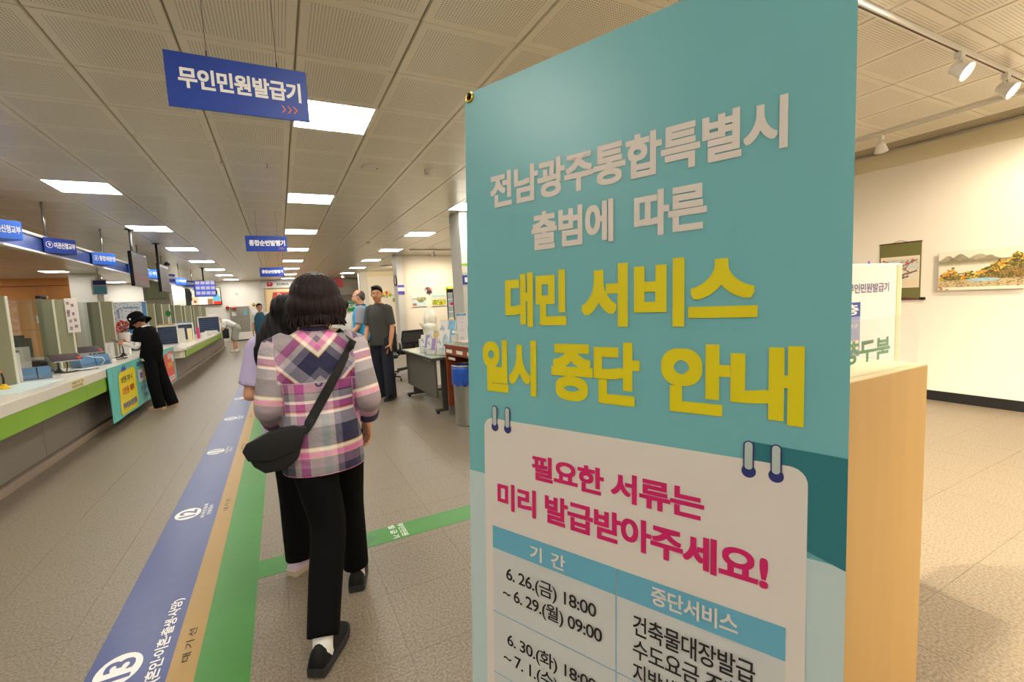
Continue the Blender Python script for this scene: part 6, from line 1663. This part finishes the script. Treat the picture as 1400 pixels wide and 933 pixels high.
# ---- person in the black bucket hat at the counter
MM('beige_shoe', rgb(196, 168, 124), .6); MM('cream_cloth', rgb(228, 226, 208), .85)
HX, HY = -1.765, 8.50
root, j = person('person in a black bucket hat and white arm sleeves using a phone at the counter', (HX, HY, 0), math.radians(72), 1.48,
    dict(pel=(0, .0, .95), waist=(0, -.02, 1.07), chest=(0, .02, 1.28), nb=(0, .06, 1.43), head=(0, .145, 1.545), shL=(-.16, .05, 1.37), shR=(.16, .05, 1.37), elL=(-.20, .09, 1.12), elR=(.20, .09, 1.12), wrL=(-.10, .36, 1.17), wrR=(.05, .37, 1.17),
         hiL=(-.085, -.01, .90), hiR=(.085, -.01, .90), knL=(-.09, -.03, .49), knR=(.10, -.08, .49), anL=(-.09, -.08, .085), anR=(.10, -.18, .085)),
    skin='skin_tan', head_pitch=-.55, hands=(.5, .6), handdir={'L': (.35, .85, .25), 'R': (-.2, .9, .25)}, thumbs={'L': (.2, 0, 1), 'R': (-.2, 0, 1)})
shirt('arm_sleeves', j, 'white_cloth', hem=-.5, w=(.12,)*7, dp=(.08,)*7, to_wrist=.9, sr=(.050, .048, .046), wr=(.042, .036), voxel=.009)
shirt('black_t_shirt', j, 'cloth_black', hem=.45, w=(.185, .185, .18, .185, .19, .155, .085), dp=(.145, .15, .145, .14, .135, .10, .07), sleeve=.72, sr=(.078, .078, .074))
s = j['s']; b = MB(); P, R = torso_rings(j, .75, w=(.178, .172, .16, .15, .15, .1, .05), dp=(.138, .132, .12, .1, .1, .08, .05)); limb(b, P[:3], R[:3], side=(1, 0, 0), n=24, cap=False); mk('shirt_hem', b, 'cream_cloth', root, smooth=True)
trousers(j, 'cloth_black', thigh=.10, knee=.09, hem=.088, end=.12); shoe(j, 'L', .05, 'beige_shoe', 'beige_shoe', L=.25); shoe(j, 'R', -.05, 'beige_shoe', 'beige_shoe', L=.25); short_hair(j, 'hair_black')
hp = j['hp']; Rh = j['Rh']; Hm = Matrix(Rh.tolist()).to_4x4(); Hm.translation = Vector(hp(0, -.008, .02))
hat = thing('bucket_hat', 'black bucket hat with a small white emblem worn at the counter', 'hat', (HX, HY, 0), math.radians(72))
mk('crown', MB().lathe([(.110*s, -.005), (.108*s, .045), (.098*s, .085), (.070*s, .108), (.01, .114)], n=28, sy=1.12).xf(Hm), 'cloth_black', hat, smooth=True)
mk('brim', MB().lathe([(.108*s, .0), (.140*s, -.035), (.165*s, -.068), (.163*s, -.074), (.136*s, -.042), (.104*s, -.006)], n=30, sy=1.12).xf(Hm), 'cloth_black', hat, smooth=True)
mk('emblem', MB().lathe([(.001, 0), (.013, 0), (.013, .003), (.001, .003)], n=10).xf(Hm @ Matrix.Translation((-.104*s, .03, .03)) @ Matrix.Rotation(-math.pi/2, 4, 'Y')), 'white', hat)
rm = root.matrix_basis; p = rm @ Vector(((j['wrL'] + j['wrR'])/2 + np.array([0, .11, .035])*s))
ph = thing('mobile_phone', 'dark mobile phone held by the person in the bucket hat', 'phone', tuple(p), math.radians(72)); mk('body', MB().box(-.036, -.075, -.005, .036, .075, .005, R=Matrix.Rotation(.45, 3, 'X'), c=(0, 0, 0)), 'blackgloss', ph, .002)

# ---- visitor bending over the far counter
MM('grey_shorts', rgb(168, 168, 160), .85); MM('cap_white', rgb(230, 226, 220), .7)
BX, BY = -1.55, 18.75
root, j = person('visitor in a white T-shirt, white cap and grey shorts bending over the far counter', (BX, BY, 0), math.radians(88), 1.58,
    dict(pel=(0, -.16, .90), waist=(0, -.08, 1.0), chest=(0, .13, 1.13), nb=(0, .27, 1.19), head=(0, .42, 1.24), shL=(-.16, .22, 1.12), shR=(.16, .22, 1.12), elL=(-.20, .26, .88), elR=(.20, .26, .88), wrL=(-.12, .48, .86), wrR=(.10, .48, .86),
         hiL=(-.085, -.14, .88), hiR=(.085, -.14, .88), knL=(-.09, -.05, .48), knR=(.09, -.05, .48), anL=(-.1, -.05, .085), anR=(.1, -.10, .085)), head_pitch=-.9, vox=.013)
shirt('t_shirt', j, 'white_cloth', hem=.3, sleeve=.7, sr=(.075, .076, .076), voxel=.012)
s = j['s']; b = MB(); limb(b, [j['waist'], j['pel'], (j['hiL']+j['hiR'])/2 - [0, 0, .05]], [(.15, .12), (.18, .14), (.17, .13)], side=(1, 0, 0), n=20, cap=False)
for S_ in 'LR': limb(b, [j['hi'+S_], (j['hi'+S_]+j['kn'+S_])/2, j['kn'+S_] + [0, 0, -.03]], [.105, .11, .115], n=16, cap=False)
solid('shorts', b, 'grey_shorts', root, .013, 4); shoe(j, 'L', 0, 'cream_cloth', 'cream_cloth'); shoe(j, 'R', 0, 'cream_cloth', 'cream_cloth'); short_hair(j, 'hair_black')
cap_ = thing('cap', 'white cap with black strap worn by the bending visitor', 'hat', (BX, BY, 0), math.radians(88)); Hm = Matrix(j['Rh'].tolist()).to_4x4(); Hm.translation = Vector(j['hp'](0, -.01, .03))
mk('crown', MB().lathe([(.10, 0), (.098, .05), (.07, .09), (.01, .10)], n=20).xf(Hm), 'cap_white', cap_, smooth=True); mk('visor', MB().prism([(-.07, .07), (.07, .07), (.06, .15), (0, .17), (-.06, .15)], 0, .008).xf(Hm), 'cap_white', cap_)
bk = thing('shoulder_bag', 'black and cream bag hanging from the bending visitor', 'bag', (-1.86 + .12, 18.72, .50)); mk('pouch', MB().box(-.10, -.12, 0, .10, .06, .34), 'black', bk, .03); mk('cloth', MB().box(-.13, -.14, .0, -.09, -.05, .42), 'cream_cloth', bk, .01)
mk('strap', MB().tube([(0, -.03, .33), (.12, 0, .52), (.04, .02, .66)], .012, 6), 'black', bk)

# ---- man in the teal vest, far off, half behind the girl
MM('teal_vest', rgb(36, 84, 104), .8)
root, j = person('man with glasses and a dark teal vest standing in the far walkway', (-.50, 15.0, 0), math.radians(172), 1.60, skin='skin_tan', head_yaw=.4, vox=.013)
shirt('grey_t_shirt', j, 'offwhite', hem=.3, w=(.165, .17, .155, .168, .178, .15, .080), sleeve=.85, sr=(.072, .074, .074), voxel=.012)
b = MB(); P, R = torso_rings(j, .55, w=(.195, .195, .185, .19, .188, .150, .082), dp=(.15, .15, .142, .144, .14, .105, .08)); limb(b, P, R, side=(1, 0, 0), n=24, cap=False); solid('vest', b, 'teal_vest', root, .012, 4)
trousers(j, MM('jeans_blue', rgb(54, 74, 104), .85), end=.15, voxel=.012); shoe(j, 'L', 0, 'shoe_black', 'shoe_sole'); shoe(j, 'R', 0, 'shoe_black', 'shoe_sole'); short_hair(j, 'hair_black')
b = MB(); hp = j['hp']
for e in (-1, 1): b.tube([hp(e*.031 + .019*math.cos(q*math.pi/8), .094, .006 + .016*math.sin(q*math.pi/8)) for q in range(17)], .002, 5, caps=False)
b.tube([hp(-.078, 0, .01), hp(-.05, .092, .01)], .002, 5); b.tube([hp(.078, 0, .01), hp(.05, .092, .01)], .002, 5)
mk('glasses', b, 'blackgloss', root)
